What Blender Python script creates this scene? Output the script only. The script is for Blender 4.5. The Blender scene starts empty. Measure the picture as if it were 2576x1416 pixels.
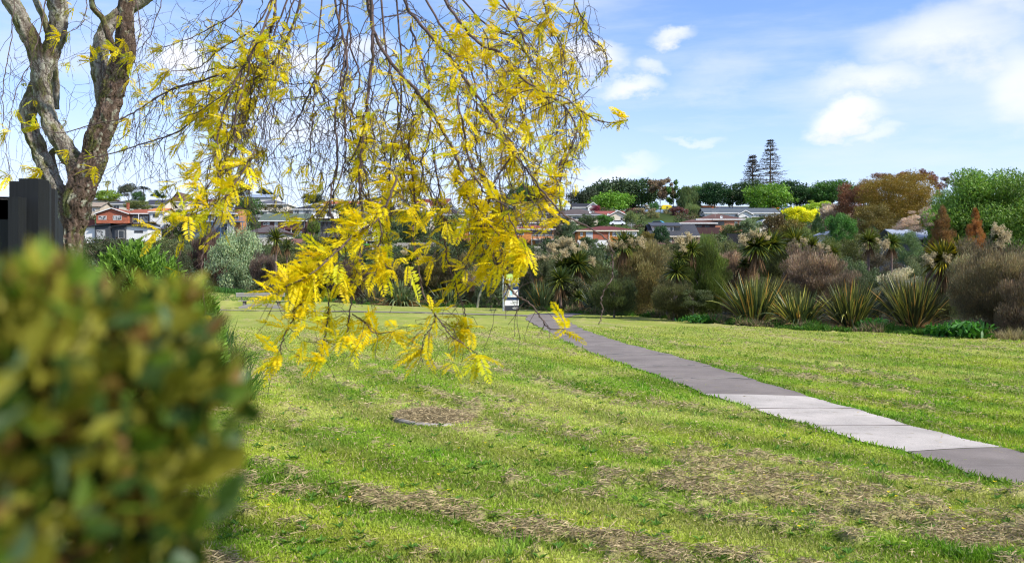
import bpy, math, random
import numpy as np
from mathutils import Vector, Matrix, Euler
R = math.radians
S = bpy.context.scene
COL = S.collection
F = 2290.0; CU = 1288.0; CV = 708.0; EYE = 1.7      # photo measured in a 2576 px wide frame
rng = np.random.default_rng(7)
random.seed(7)

def W(u, v, d):
    return np.array([(u-CU)/F*d, d, EYE+(CV-v)/F*d])

# ------------------------------------------------------------ noise
def _hash(ix, iy, seed):
    h = (ix.astype(np.int64)*374761393 + iy.astype(np.int64)*668265263 + seed*982451653) & 0xffffffff
    h = ((h ^ (h >> 13))*1274126177) & 0xffffffff
    return ((h ^ (h >> 16)) & 0xffff)/65535.0
def vnoise(x, y, seed=0):
    ix = np.floor(x); iy = np.floor(y); fx = x-ix; fy = y-iy
    fx = fx*fx*(3-2*fx); fy = fy*fy*(3-2*fy)
    a = _hash(ix, iy, seed); b = _hash(ix+1, iy, seed); c = _hash(ix, iy+1, seed); d = _hash(ix+1, iy+1, seed)
    return (a*(1-fx)+b*fx)*(1-fy)+(c*(1-fx)+d*fx)*fy
def fbm(x, y, seed=0, o=4):
    s = 0; a = .5; t = 0
    for k in range(o):
        s = s+a*vnoise(x*2**k, y*2**k, seed+k*17); t += a; a *= .5
    return s/t
def sstep(a, b, x):
    t = np.clip((x-a)/(b-a), 0, 1); return t*t*(3-2*t)

# ------------------------------------------------------------ terrain
PY = [-200, 0, 52, 62, 75, 100, 130, 160, 200, 250, 300, 350, 420, 480, 560, 900, 6000]
PZ = [0, 0, 0, -.1, -.6, -1, .8, 3.8, 8.0, 13.8, 21.6, 28.2, 33.2, 34.5, 32, 20, 10]
def terr(x, y):
    x = np.asarray(x, float); y = np.asarray(y, float)
    z = np.interp(y, PY, PZ)
    xl = np.clip(-x, 0, 24)
    z = z+.0026*xl*xl*sstep(54, 70, y)*(1-sstep(80, 130, y))
    hill = sstep(120, 260, y)
    z = z+hill*(fbm(x/60+3, y/60, 5)-.5)*1.6
    return z
def tz(x, y): return float(terr(x, y))

# ------------------------------------------------------------ builder
class B:
    def __init__(s): s.V = []; s.Q = []; s.T = []; s.C = []; s.n = 0
    def add(s, v, q=None, t=None, c=(1, 1, 1)):
        v = np.asarray(v, float).reshape(-1, 3)
        c = np.asarray(c, float)
        if c.ndim == 1: c = np.broadcast_to(c, (len(v), 3))
        s.V.append(v); s.C.append(c)
        if q is not None and len(q): s.Q.append(np.asarray(q, int).reshape(-1, 4)+s.n)
        if t is not None and len(t): s.T.append(np.asarray(t, int).reshape(-1, 3)+s.n)
        s.n += len(v)
    def mesh(s, name, mat, smooth=False):
        me = bpy.data.meshes.new(name)
        V = np.concatenate(s.V); C = np.concatenate(s.C)
        Q = np.concatenate(s.Q) if s.Q else np.zeros((0, 4), int)
        T = np.concatenate(s.T) if s.T else np.zeros((0, 3), int)
        me.vertices.add(len(V)); me.vertices.foreach_set('co', V.astype(np.float32).ravel())
        loops = np.concatenate([Q.ravel(), T.ravel()])
        me.loops.add(len(loops)); me.loops.foreach_set('vertex_index', loops.astype(np.int32))
        npol = len(Q)+len(T)
        me.polygons.add(npol)
        st = np.concatenate([np.arange(len(Q))*4, len(Q)*4+np.arange(len(T))*3])
        me.polygons.foreach_set('loop_start', st.astype(np.int32))
        me.polygons.foreach_set('use_smooth', np.full(npol, bool(smooth)))
        a = me.color_attributes.new('col', 'FLOAT_COLOR', 'POINT')
        a.data.foreach_set('color', np.concatenate([C, np.ones((len(C), 1))], 1).astype(np.float32).ravel())
        me.update(calc_edges=True); me.validate()
        me.materials.append(mat)
        return me
    def obj(s, name, mat, parent=None, smooth=False, color=None):
        return mkobj(name, s.mesh(name, mat, smooth), parent, color)

def mkobj(name, me, parent=None, color=None):
    o = bpy.data.objects.new(name, me); COL.objects.link(o)
    if parent is not None: o.parent = parent
    if color is not None: o.color = (*color, 1)
    return o
def tag(o, label=None, cat=None, group=None, kind=None):
    if label: o['label'] = label
    if cat: o['category'] = cat
    if group: o['group'] = group
    if kind: o['kind'] = kind
    return o
def empty(name, loc, label, cat, group=None, rz=0):
    o = bpy.data.objects.new(name, None); COL.objects.link(o); o.location = loc; o.rotation_euler = (0, 0, rz)
    o.empty_display_size = .2
    return tag(o, label, cat, group)

def box(b, x0, x1, y0, y1, z0, z1, c=(1, 1, 1)):
    v = [(x, y, z) for z in (z0, z1) for (x, y) in ((x0, y0), (x1, y0), (x1, y1), (x0, y1))]
    b.add(v, [(0, 3, 2, 1), (4, 5, 6, 7), (0, 1, 5, 4), (1, 2, 6, 5), (2, 3, 7, 6), (3, 0, 4, 7)], c=c)
def bar(b, p, q, w, h=None, c=(1, 1, 1)):
    p = np.array(p, float); q = np.array(q, float); h = h or w
    d = q-p; L = np.linalg.norm(d); d /= L
    up = np.array([0, 0, 1.]) if abs(d[2]) < .95 else np.array([0, 1., 0])
    s = np.cross(d, up); s /= np.linalg.norm(s); t = np.cross(s, d)
    v = [e+s*a*w/2+t*k*h/2 for e in (p, q) for (a, k) in ((-1, -1), (1, -1), (1, 1), (-1, 1))]
    b.add(v, [(0, 1, 2, 3), (7, 6, 5, 4), (0, 4, 5, 1), (1, 5, 6, 2), (2, 6, 7, 3), (3, 7, 4, 0)], c=c)
def tube(b, P, rad, n=6, c=(1, 1, 1), cap=True):
    P = np.asarray(P, float); m = len(P); rad = np.broadcast_to(np.asarray(rad, float), (m,))
    T = np.gradient(P, axis=0); T /= np.linalg.norm(T, axis=1)[:, None]+1e-9
    ref = np.array([.3, 1, .1]) if abs(T[0] @ np.array([.3, 1, .1])) < .95 else np.array([1., 0, 0])
    A = np.cross(T, ref); A /= np.linalg.norm(A, axis=1)[:, None]+1e-9
    Bn = np.cross(T, A)
    ang = np.arange(n)*2*math.pi/n
    V = P[:, None]+rad[:, None, None]*(np.cos(ang)[None, :, None]*A[:, None]+np.sin(ang)[None, :, None]*Bn[:, None])
    i = np.arange(m-1)[:, None]*n; j = np.arange(n)[None]; k = (j+1) % n
    q = np.stack([i+j, i+k, i+n+k, i+n+j], -1).reshape(-1, 4)
    V = V.reshape(-1, 3); t = None
    if cap:
        V = np.concatenate([V, P[:1], P[-1:]])
        jj = np.arange(n); kk = (jj+1) % n
        t = np.concatenate([np.stack([np.full(n, m*n), kk, jj], -1), np.stack([np.full(n, m*n+1), (m-1)*n+jj, (m-1)*n+kk], -1)])
    b.add(V, q, t, c=c)
def unit(a): return a/(np.linalg.norm(a, axis=-1, keepdims=True)+1e-9)
def rdir(n): return unit(rng.normal(size=(n, 3)))
def leaves(b, P, D, N, L, Wd, c):
    """pointed leaf faces: base P, direction D, rough normal N"""
    n = len(P); D = unit(D); Sd = unit(np.cross(D, N)); Nn = np.cross(Sd, D)
    L = np.broadcast_to(L, (n,))[:, None]; Wd = np.broadcast_to(Wd, (n,))[:, None]
    V = np.stack([P, P+D*L*.45+Sd*Wd/2+Nn*L*.08, P+D*L, P+D*L*.45-Sd*Wd/2+Nn*L*.08], 1).reshape(-1, 3)
    b.add(V, np.arange(4*n).reshape(-1, 4), c=np.repeat(np.broadcast_to(c, (n, 3)), 4, 0))
def blades(b, P, D, L, Wd, droop, c, k=4, side=None, tipc=None):
    """strap leaves that bend under their weight, k segments"""
    n = len(P); D = unit(D); L = np.broadcast_to(L, (n,)).astype(float); Wd = np.broadcast_to(Wd, (n,)); dr = np.broadcast_to(droop, (n,))
    if side is None:
        side = unit(np.cross(D, rdir(n)))
    t = np.linspace(0, 1, k+1)
    Pt = P[:, None]+D[:, None]*(L[:, None]*t[None])[..., None]
    Pt[..., 2] -= (L*dr)[:, None]*t[None]**2.2
    wt = Wd[:, None]*(np.clip(1.15*(1-t**2.5), 0.02, 1)*np.clip(.55+2*t, 0, 1))[None]/2
    A = Pt-side[:, None]*wt[..., None]; Bv = Pt+side[:, None]*wt[..., None]
    V = np.stack([A, Bv], 2).reshape(n, -1, 3)
    m = 2*(k+1)
    q = np.array([(2*i, 2*i+1, 2*i+3, 2*i+2) for i in range(k)])
    Q = (np.arange(n)*m)[:, None, None]+q[None]
    C = np.repeat(np.broadcast_to(c, (n, 3))[:, None], m, 1).copy()
    if tipc is not None:
        w = np.repeat(t**3, 2)[None, :, None]; C = C*(1-w)+np.broadcast_to(tipc, (n, 3))[:, None]*w
    b.add(V.reshape(-1, 3), Q.reshape(-1, 4), c=C.reshape(-1, 3))

# ------------------------------------------------------------ materials
def newmat(name):
    m = bpy.data.materials.new(name); m.use_nodes = True
    nt = m.node_tree; nt.nodes.clear(); return m, nt, nt.nodes, nt.links
def nd(nt, t, **kw):
    n = nt.nodes.new(t)
    for k, v in kw.items():
        if k.startswith('i_'): n.inputs[k[2:].replace('_', ' ')].default_value = v
        else: setattr(n, k, v)
    return n
def mixc(nt, f, a, b, mode='MIX'):
    m = nt.nodes.new('ShaderNodeMix'); m.data_type = 'RGBA'; m.blend_type = mode
    for s, v in ((m.inputs[0], f), (m.inputs[6], a), (m.inputs[7], b)):
        if hasattr(v, 'is_linked'): nt.links.new(v, s)
        elif isinstance(v, (int, float)): s.default_value = v
        else: s.default_value = (*v, 1)
    return m.outputs[2]
def ramp(nt, fac, a, b, ca=(0, 0, 0), cb=(1, 1, 1)):
    r = nt.nodes.new('ShaderNodeValToRGB'); e = r.color_ramp.elements
    e[0].position = a; e[1].position = b; e[0].color = (*ca, 1); e[1].color = (*cb, 1)
    nt.links.new(fac, r.inputs[0]); return r.outputs[0]
def noise(nt, scale, detail=4, vec=None, rough=.6, stretch=None):
    n = nt.nodes.new('ShaderNodeTexNoise'); n.inputs['Scale'].default_value = scale; n.inputs['Detail'].default_value = detail; n.inputs['Roughness'].default_value = rough
    tc = vec
    if tc is None: tc = nt.nodes.new('ShaderNodeTexCoord').outputs['Object']
    if stretch:
        mp = nt.nodes.new('ShaderNodeMapping'); mp.inputs['Scale'].default_value = stretch; nt.links.new(tc, mp.inputs[0]); tc = mp.outputs[0]
    nt.links.new(tc, n.inputs[0]); return n.outputs[0]
def finish(nt, bsdf, bump=None, dist=.01, strength=.5):
    o = nt.nodes.new('ShaderNodeOutputMaterial')
    if bump is not None:
        bp = nt.nodes.new('ShaderNodeBump'); bp.inputs['Strength'].default_value = strength; bp.inputs['Distance'].default_value = dist
        nt.links.new(bump, bp.inputs['Height']); nt.links.new(bp.outputs[0], bsdf.inputs['Normal'])
    nt.links.new(bsdf.outputs[0], o.inputs[0])
def leafmat(name, rough=.5, trans=.35, spec=.4, tr_tint=(1.15, 1.15, .7)):
    m, nt, N, Lk = newmat(name)
    a = nd(nt, 'ShaderNodeAttribute', attribute_name='col'); oi = nd(nt, 'ShaderNodeObjectInfo')
    c = mixc(nt, 1., a.outputs[0], oi.outputs['Color'], 'MULTIPLY')
    p = nd(nt, 'ShaderNodeBsdfPrincipled'); p.inputs['Roughness'].default_value = rough; p.inputs['Specular IOR Level'].default_value = spec
    Lk.new(c, p.inputs['Base Color'])
    t = nd(nt, 'ShaderNodeBsdfTranslucent'); Lk.new(mixc(nt, 1., c, tr_tint, 'MULTIPLY'), t.inputs[0])
    ms = nd(nt, 'ShaderNodeMixShader'); ms.inputs[0].default_value = trans
    Lk.new(p.outputs[0], ms.inputs[1]); Lk.new(t.outputs[0], ms.inputs[2])
    o = nd(nt, 'ShaderNodeOutputMaterial'); Lk.new(ms.outputs[0], o.inputs[0]); return m
def plain(name, col, rough=.6, var=.25, scale=3, bump=.0, bscale=20, metal=0, stretch=None, bdist=.01, spec=.5):
    m, nt, N, Lk = newmat(name)
    f = noise(nt, scale, 5, stretch=stretch)
    c = mixc(nt, ramp(nt, f, .3, .7), tuple(x*(1-var) for x in col), tuple(min(1, x*(1+var)) for x in col))
    p = nd(nt, 'ShaderNodeBsdfPrincipled'); p.inputs['Roughness'].default_value = rough; p.inputs['Metallic'].default_value = metal
    p.inputs['Specular IOR Level'].default_value = spec
    Lk.new(c, p.inputs['Base Color'])
    finish(nt, p, noise(nt, bscale, 4, stretch=stretch) if bump else None, bdist, bump); return m
def tintmat(name, rough=.7, pattern=None, var=.12, spec=.3):
    """colour comes from the object; pattern adds bricks, tiles or boards of real relief"""
    m, nt, N, Lk = newmat(name)
    oi = nd(nt, 'ShaderNodeObjectInfo').outputs['Color']
    f = noise(nt, .6, 5)
    c = mixc(nt, 1., oi, ramp(nt, f, .3, .7, (1-var,)*3, (1+var,)*3), 'MULTIPLY')
    bump = None; dist = .02
    tc = nd(nt, 'ShaderNodeTexCoord').outputs['Object']
    if pattern == 'brick':
        mp = nd(nt, 'ShaderNodeMapping'); mp.inputs['Rotation'].default_value = (R(90), 0, 0); Lk.new(tc, mp.inputs[0])
        bt = nd(nt, 'ShaderNodeTexBrick'); bt.inputs['Scale'].default_value = 1; bt.inputs['Brick Width'].default_value = .46; bt.inputs['Row Height'].default_value = .17; bt.inputs['Mortar Size'].default_value = .018
        bt.inputs['Color1'].default_value = (.75, .75, .75, 1); bt.inputs['Color2'].default_value = (1.25, 1.2, 1.1, 1); bt.inputs['Mortar'].default_value = (1.1, 1.3, 1.5, 1)
        Lk.new(mp.outputs[0], bt.inputs[0]); c = mixc(nt, 1., c, bt.outputs[0], 'MULTIPLY')
    elif pattern == 'tile':
        wv = nd(nt, 'ShaderNodeTexWave', wave_type='BANDS', bands_direction='Z', wave_profile='SAW'); wv.inputs['Scale'].default_value = 1.4; Lk.new(tc, wv.inputs[0])
        wx = nd(nt, 'ShaderNodeTexWave', wave_type='BANDS', bands_direction='X'); wx.inputs['Scale'].default_value = .9; Lk.new(tc, wx.inputs[0])
        bump = mixc(nt, .4, wv.outputs[0], wx.outputs[0]); dist = .08
        f2 = noise(nt, 4, 3); c = mixc(nt, 1., c, ramp(nt, f2, .3, .7, (.8,)*3, (1.2,)*3), 'MULTIPLY')
    elif pattern == 'board':
        wv = nd(nt, 'ShaderNodeTexWave', wave_type='BANDS', bands_direction='Z', wave_profile='SAW'); wv.inputs['Scale'].default_value = 1.6; Lk.new(tc, wv.inputs[0])
        bump = wv.outputs[0]; dist = .03
    elif pattern == 'plank':
        wv = nd(nt, 'ShaderNodeTexWave', wave_type='BANDS', bands_direction='X', wave_profile='SAW'); wv.inputs['Scale'].default_value = 2.0; Lk.new(tc, wv.inputs[0])
        bump = wv.outputs[0]; dist = .04
    p = nd(nt, 'ShaderNodeBsdfPrincipled'); p.inputs['Roughness'].default_value = rough; p.inputs['Specular IOR Level'].default_value = spec
    Lk.new(c, p.inputs['Base Color']); finish(nt, p, bump, dist, .8); return m
def colmat(name, rough=.8, bump=0, bscale=60, dist=.01, finev=0, fscale=40, spec=.2):
    m, nt, N, Lk = newmat(name)
    a = nd(nt, 'ShaderNodeAttribute', attribute_name='col').outputs[0]
    if finev: a = mixc(nt, 1., a, ramp(nt, noise(nt, fscale, 5), .3, .7, (1-finev,)*3, (1+finev,)*3), 'MULTIPLY')
    p = nd(nt, 'ShaderNodeBsdfPrincipled'); p.inputs['Roughness'].default_value = rough; p.inputs['Specular IOR Level'].default_value = spec
    Lk.new(a, p.inputs['Base Color']); finish(nt, p, noise(nt, bscale, 5) if bump else None, dist, bump); return m

M = dict(
    leaf=leafmat('foliage'), gloss=leafmat('glossy_foliage', .5, .3, .25), yellow=leafmat('golden_foliage', .5, .5, .25, (1.1, 1.05, .6)),
    strap=leafmat('strap_foliage', .45, .2, .35), flower=leafmat('flower', .7, .3, .1, (1, 1, 1)), grass=leafmat('grass_blade', .6, .35, .15, (1.1, 1.15, .6)),
    hay=leafmat('dry_grass', .8, .2, .05, (1, 1, 1)),
    ground=colmat('lawn_soil', .95, .9, 25, .03, .35, 30, .05), bark=colmat('bark', .9, .9, 70, .012, .35, 45, .1),
    stem=plain('twig_bark', (.13, .085, .07), .8, .35, 8), stemg=plain('grey_bark', (.16, .13, .10), .9, .4, 3, .6, 12, bdist=.03),
    wall=tintmat('painted_wall'), brick=tintmat('brick_wall', .85, 'brick'), board=tintmat('weatherboard', .6, 'board'),
    tile=tintmat('tiled_roof', .75, 'tile', .15, .25), sheet=tintmat('sheet_roof', .5, 'plank', .06, .4), trim=tintmat('painted_trim', .5, None, .05),
    planks=tintmat('plank_fence', .8, 'plank', .2), paint=tintmat('car_paint', .25, None, .02, .5),
    glass=plain('window_glass', (.03, .035, .04), .08, .5, .5), rubber=plain('rubber', (.02, .02, .02), .8),
    steel=plain('dark_metal', (.05, .05, .055), .5, .2),
)
def curtain_mat():
    m, nt, N, Lk = newmat('curtained_glass')
    c = mixc(nt, ramp(nt, noise(nt, 1.2, 2), .45, .55), (.45, .45, .44), (.06, .065, .07))
    p = nd(nt, 'ShaderNodeBsdfPrincipled'); p.inputs['Roughness'].default_value = .12; Lk.new(c, p.inputs['Base Color']); finish(nt, p); return m
M['curtain'] = curtain_mat()
SKY_STR = .11; EXPO = 0.0; VEIL = (8.5, 9.3, 10.4); CLOUD_HI = (10.0, 10.0, 10.4); CLOUD_LO = (6.4, 7.0, 8.4)
EXPO = .64; SKY_STR=.13; VEIL=(4.75,5.05,5.95); CLOUD_HI=(5.6,5.6,5.8); CLOUD_LO=(3.4,3.7,4.8)
# ------------------------------------------------------------ camera
cam = bpy.data.objects.new('camera', bpy.data.cameras.new('camera')); COL.objects.link(cam)
cam.location = (0, 0, EYE); cam.rotation_euler = (R(90), 0, 0)
cd = cam.data; cd.lens = 32; cd.sensor_width = 36; cd.clip_start = .02; cd.clip_end = 12000
cd.dof.use_dof = True; cd.dof.focus_distance = 14; cd.dof.aperture_fstop = 4.2
S.camera = cam
# ------------------------------------------------------------ light
SUN_AZ, SUN_EL = R(122), R(41)     # azimuth clockwise from +Y: behind the camera, to its left
sd = bpy.data.lights.new('sun', 'SUN'); sd.energy = 3.8; sd.angle = R(1.5); sd.color = (1, .94, .83)
so = bpy.data.objects.new('sun', sd); COL.objects.link(so)
sv = Vector((math.sin(SUN_AZ)*math.cos(SUN_EL), math.cos(SUN_AZ)*math.cos(SUN_EL), math.sin(SUN_EL)))
so.rotation_euler = sv.to_track_quat('Z', 'Y').to_euler(); so.location = (-20, -20, 40)
w = bpy.data.worlds.new('World'); S.world = w; w.use_nodes = True
nt = w.node_tree; nt.nodes.clear(); Lk = nt.links
sky = nd(nt, 'ShaderNodeTexSky', sky_type='NISHITA', sun_disc=False); sky.sun_elevation = SUN_EL; sky.sun_rotation = SUN_AZ
sky.altitude = 20; sky.air_density = 1.0; sky.dust_density = .6; sky.ozone_density = 2.0
def mth(op, a, b=None, c=None):
    n = nt.nodes.new('ShaderNodeMath'); n.operation = op
    for i, v in enumerate((a, b, c)):
        if v is None: continue
        if isinstance(v, (int, float)): n.inputs[i].default_value = v
        else: Lk.new(v, n.inputs[i])
    return n.outputs[0]
geo = nd(nt, 'ShaderNodeTexCoord').outputs['Generated']
sp = nd(nt, 'ShaderNodeSeparateXYZ'); Lk.new(geo, sp.inputs[0])
az = mth('ARCTAN2', sp.outputs[0], sp.outputs[1]); el = mth('ARCSINE', sp.outputs[2])
# ragged cloud edges: push the coordinates about with noise
n1 = noise(nt, 9, 8, geo, .62, (1, 1, 1.6)); n2 = noise(nt, 3.2, 5, geo, .55, (1, 1, 2.2)); n3 = noise(nt, 2.2, 7, geo, .6, (.7, .7, 4.))
azw = mth('ADD', az, mth('MULTIPLY', mth('SUBTRACT', n2, .5), .13)); elw = mth('ADD', el, mth('MULTIPLY', mth('SUBTRACT', n1, .5), .09))
def cloud(u, v, ru, rv, k, soft=1.):
    a0 = math.atan2(u-CU, F); e0 = math.atan2(CV-v, math.hypot(F, u-CU))
    dx = mth('DIVIDE', mth('SUBTRACT', azw, a0), ru/F); dy = mth('DIVIDE', mth('SUBTRACT', elw, e0), rv/F)
    q = mth('ADD', mth('MULTIPLY', dx, dx), mth('MULTIPLY', dy, dy))
    g = mth('SUBTRACT', mth('MULTIPLY_ADD', n1, 1.1, soft*.45), q)
    mr = nd(nt, 'ShaderNodeMapRange', clamp=True, interpolation_type='SMOOTHSTEP'); mr.inputs[1].default_value = 0; mr.inputs[2].default_value = soft*1.25; mr.inputs[4].default_value = k
    Lk.new(g, mr.inputs[0]); return mr.outputs[0], dy
clouds = [(1490, 145, 115, 60, .95, .9), (1680, 92, 70, 30, .85, 1.), (1595, 212, 80, 34, .85, 1.), (1635, 165, 50, 26, .6, 1.), (2380, 100, 230, 95, .9, 1.2), (2170, 200, 170, 50, .8, 1.2), (2500, 40, 120, 70, .7, 1.2), (1800, 200, 150, 60, .35, 1.3),
          (2115, 290, 110, 52, .98, .8), (2200, 335, 70, 26, .5, .9), (1740, 358, 70, 18, .45, 1.), (440, 130, 80, 50, .9, .9), (760, 170, 110, 60, .95, .9), (930, 130, 100, 60, .8, 1.),
          (700, 330, 200, 60, .6, 1.2), (300, 60, 60, 30, .5, 1.), (1850, -250, 300, 120, .8, 1.2), (900, -400, 400, 150, .8, 1.2), (2560, 200, 90, 120, .75, 1.2),
          (-900, 200, 300, 100, .8, 1), (3600, 300, 400, 90, .8, 1), (1560, 420, 150, 30, .6, 1.)]
cov = None; shd = None
for (u, v, ru, rv, k, s_) in clouds:
    g, dy = cloud(u, v, ru, rv, k, s_)
    cov = g if cov is None else mth('MAXIMUM', cov, g)
    sh = mth('MULTIPLY', g, mth('MULTIPLY', dy, -.8)); shd = sh if shd is None else mth('MAXIMUM', shd, sh)
# thin veil and pale band near the horizon
mr = nd(nt, 'ShaderNodeMapRange', clamp=True, interpolation_type='SMOOTHSTEP'); mr.inputs[1].default_value = .40; mr.inputs[2].default_value = .68; mr.inputs[4].default_value = .55
Lk.new(n3, mr.inputs[0])
mh = nd(nt, 'ShaderNodeMapRange', clamp=True, interpolation_type='SMOOTHSTEP'); mh.inputs[1].default_value = .27; mh.inputs[2].default_value = .05; mh.inputs[4].default_value = .72
Lk.new(el, mh.inputs[0])
ml = nd(nt, 'ShaderNodeMapRange', clamp=True, interpolation_type='SMOOTHSTEP'); ml.inputs[1].default_value = .30; ml.inputs[2].default_value = -.25; ml.inputs[4].default_value = .5; ml.inputs[3].default_value = 0
Lk.new(az, ml.inputs[0])
veil = mth('MAXIMUM', mr.outputs[0], mth('MULTIPLY', mh.outputs[0], mth('ADD', ml.outputs[0], .55)))
skyc = mixc(nt, 1., sky.outputs[0], (.84, .93, 1.18), 'MULTIPLY')
vc = mixc(nt, veil, skyc, VEIL)
body = mixc(nt, mth('MINIMUM', mth('MAXIMUM', shd, 0.), .55), CLOUD_HI, CLOUD_LO)
fin = mixc(nt, cov, vc, body)
bg = nd(nt, 'ShaderNodeBackground'); bg.inputs[1].default_value = SKY_STR; Lk.new(fin, bg.inputs[0])
wo = nd(nt, 'ShaderNodeOutputWorld'); Lk.new(bg.outputs[0], wo.inputs[0])
S.view_settings.view_transform = 'Standard'; S.view_settings.look = 'None'; S.view_settings.gamma = 1; S.view_settings.exposure = EXPO
S.cycles.max_bounces = 6; S.cycles.transparent_max_bounces = 4; S.cycles.diffuse_bounces = 3; S.cycles.glossy_bounces = 2; S.cycles.transmission_bounces = 3
S.cycles.use_denoising = True; S.cycles.filter_width = 1.1
S.cycles.sample_clamp_indirect = 6

# ------------------------------------------------------------ path plan (metres)
PL = np.array([(7.0, 4.42), (7.6, 4.27), (8.07, 4.04), (9.1, 3.9), (10.3, 3.53), (11.8, 3.26), (13.8, 2.9), (16.1, 2.67), (19.4, 2.18), (23, 1.75), (28.1, 1.33), (40.9, .6), (47, .9), (49.8, 1.6)])
PR = np.array([(6.0, 6.3), (7.6, 5.6), (9.18, 5.0), (9.68, 4.87), (10.4, 4.76), (11.7, 4.58), (13.3, 4.4), (15.3, 4.22), (18.1, 4.0), (21, 3.68), (25.2, 3.05), (31.5, 2.54), (41, 2.35), (45.5, 3.1), (48.6, 4.0)])
def pl(y): return np.interp(y, PL[:, 0], PL[:, 1]) + .03*np.sin(y*3.1)+.02*np.sin(y*7.7)
def pr(y): return np.interp(y, PR[:, 0], PR[:, 1]) + .03*np.sin(y*2.7+1)+.02*np.sin(y*6.9)
HE = [(629, 72), (800, 71), (922, 70), (1044, 69), (1130, 67), (1260, 62), (1437, 48.7), (1616, 44.2), (1770, 37.8), (2025, 31.6), (2281, 29.7), (2576, 26.1)]
HX = np.array([(u-CU)/F*d for u, d in HE]); HD = np.array([d for u, d in HE])
def hedge_y(x): return np.interp(x, HX, HD, left=72, right=20)

# ------------------------------------------------------------ where the dry clippings lie
def streak(x, y): return x+.3*y-6*np.exp(-(y-5)/4.)
MPAT = [(-.95, 11.4, .75, .9, .9), (-2.0, 12.3, .9, .35, .8), (.25, 12.7, .8, .3, .9), (1.9, 8.9, .5, .3, .5), (1.6, 7.8, .6, .3, .3), (3.0, 6.05, .45, .25, 1.1), (1.2, 6.3, .8, .4, .6), (.2, 12.0, .7, .22, .7), (.45, 7.6, .7, .4, .5), (-1.2, 7.0, .7, .4, .5), (2.3, 9.6, .25, .15, .6), (1.0, 5.7, .6, .25, .7)]
def hay(x, y):
    e = streak(x, y)
    a = fbm(e/.34, y/3.4, 11, 3); b = fbm(x/.16, y/.2, 23, 3); c = fbm(x/2.2+9, y/3.5, 31, 3); s = fbm(e/1.5+4, y/9, 41, 2)
    h = (a-.5)*2.1+(s-.5)*.7+(b-.5)*1.9+(c-.5)*.9
    for (px, py, rx, ry, k) in MPAT:
        h = h+k*.42*np.exp(-((x-px)/rx)**2-((y-py)/ry)**2)
    h = sstep(.33, .92, h)
    on = (y < hedge_y(x)-.4)
    path = (x > pl(y)-.05) & (x < pr(y)+.05) & (y > 5)
    return h*on*np.where(path, 0, 1)
def hayheight(x, y): return .085*hay(x, y)*fbm(x/.14, y/.14, 77, 2)**1.5*(.4+1.2*fbm(x/.6, y/.6, 78, 2))
GA = np.array((.32, .38, .045)); GB = np.array((.17, .28, .025)); GC = np.array((.44, .45, .12)); HA = np.array((.46, .37, .21)); HB = np.array((.27, .21, .12))
def grasscol(x, y):
    e = streak(x, y)
    p = sstep(.36, .66, fbm(e/.9+3, y/5+2, 51, 4)*.6+fbm(x/.7, y/.9, 61, 4)*.4)[:, None]
    q = sstep(.42, .72, fbm(x/1.6+7, y/2.4, 71, 4)*.6+fbm(e/.35, y/1.2, 81, 3)*.4)[:, None]
    c = GB*(1-p)+GA*p; c = c*(1-q*.75)+GC*q*.75
    c = c*(1+(.2-.1*sstep(12, 24, y))*np.sin(e*2*math.pi/1.5+5*fbm(x/4, y/6, 5, 3)))[:, None]
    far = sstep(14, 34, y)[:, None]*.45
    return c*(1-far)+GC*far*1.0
# ------------------------------------------------------------ ground sheet
ys = np.concatenate([np.linspace(-120, 3, 24)[:-1], np.geomspace(3, 62, 620)[:-1], np.geomspace(62, 620, 170)[:-1], np.geomspace(620, 5600, 24)])
ss = np.linspace(-1, 1, 421)
wdt = np.maximum(4, .66*ys+2.5)
gx = wdt[:, None]*(ss+14*ss**9)[None]; gy = np.repeat(ys[:, None], len(ss), 1)
fx, fy = gx.ravel(), gy.ravel()
gz = terr(fx, fy)
hh = hay(fx, fy); near = (fy > 0) & (fy < 80)
inpath = (fx > pl(fy)) & (fx < pr(fy)) & (fy > 6.5) & (fy < 49)
gz = gz+np.where(near & ~inpath, hayheight(fx, fy)+.02*(fbm(fx/.5, fy/.5, 3, 3)-.5), 0)-np.where(inpath, .02, 0)
gcol = grasscol(fx, fy)*.8
gcol = gcol*(1-hh[:, None]*.6)+HB*1.45*hh[:, None]*.6
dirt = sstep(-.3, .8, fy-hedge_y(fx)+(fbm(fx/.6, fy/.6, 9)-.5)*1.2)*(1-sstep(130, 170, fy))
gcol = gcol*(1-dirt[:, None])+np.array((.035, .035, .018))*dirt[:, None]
hillm = sstep(120, 170, fy)[:, None]; hn = fbm(fx/12, fy/12, 15)[:, None]
gcol = gcol*(1-hillm)+hillm*(np.array((.05, .075, .02))*(.6+.8*hn))
b = B(); n1_, n2_ = gx.shape
idx = np.arange(n1_*n2_).reshape(n1_, n2_)
q = np.stack([idx[:-1, :-1], idx[:-1, 1:], idx[1:, 1:], idx[1:, :-1]], -1).reshape(-1, 4)
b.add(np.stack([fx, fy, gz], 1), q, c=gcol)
tag(b.obj('ground', M['ground'], smooth=True), kind='structure')

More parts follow.
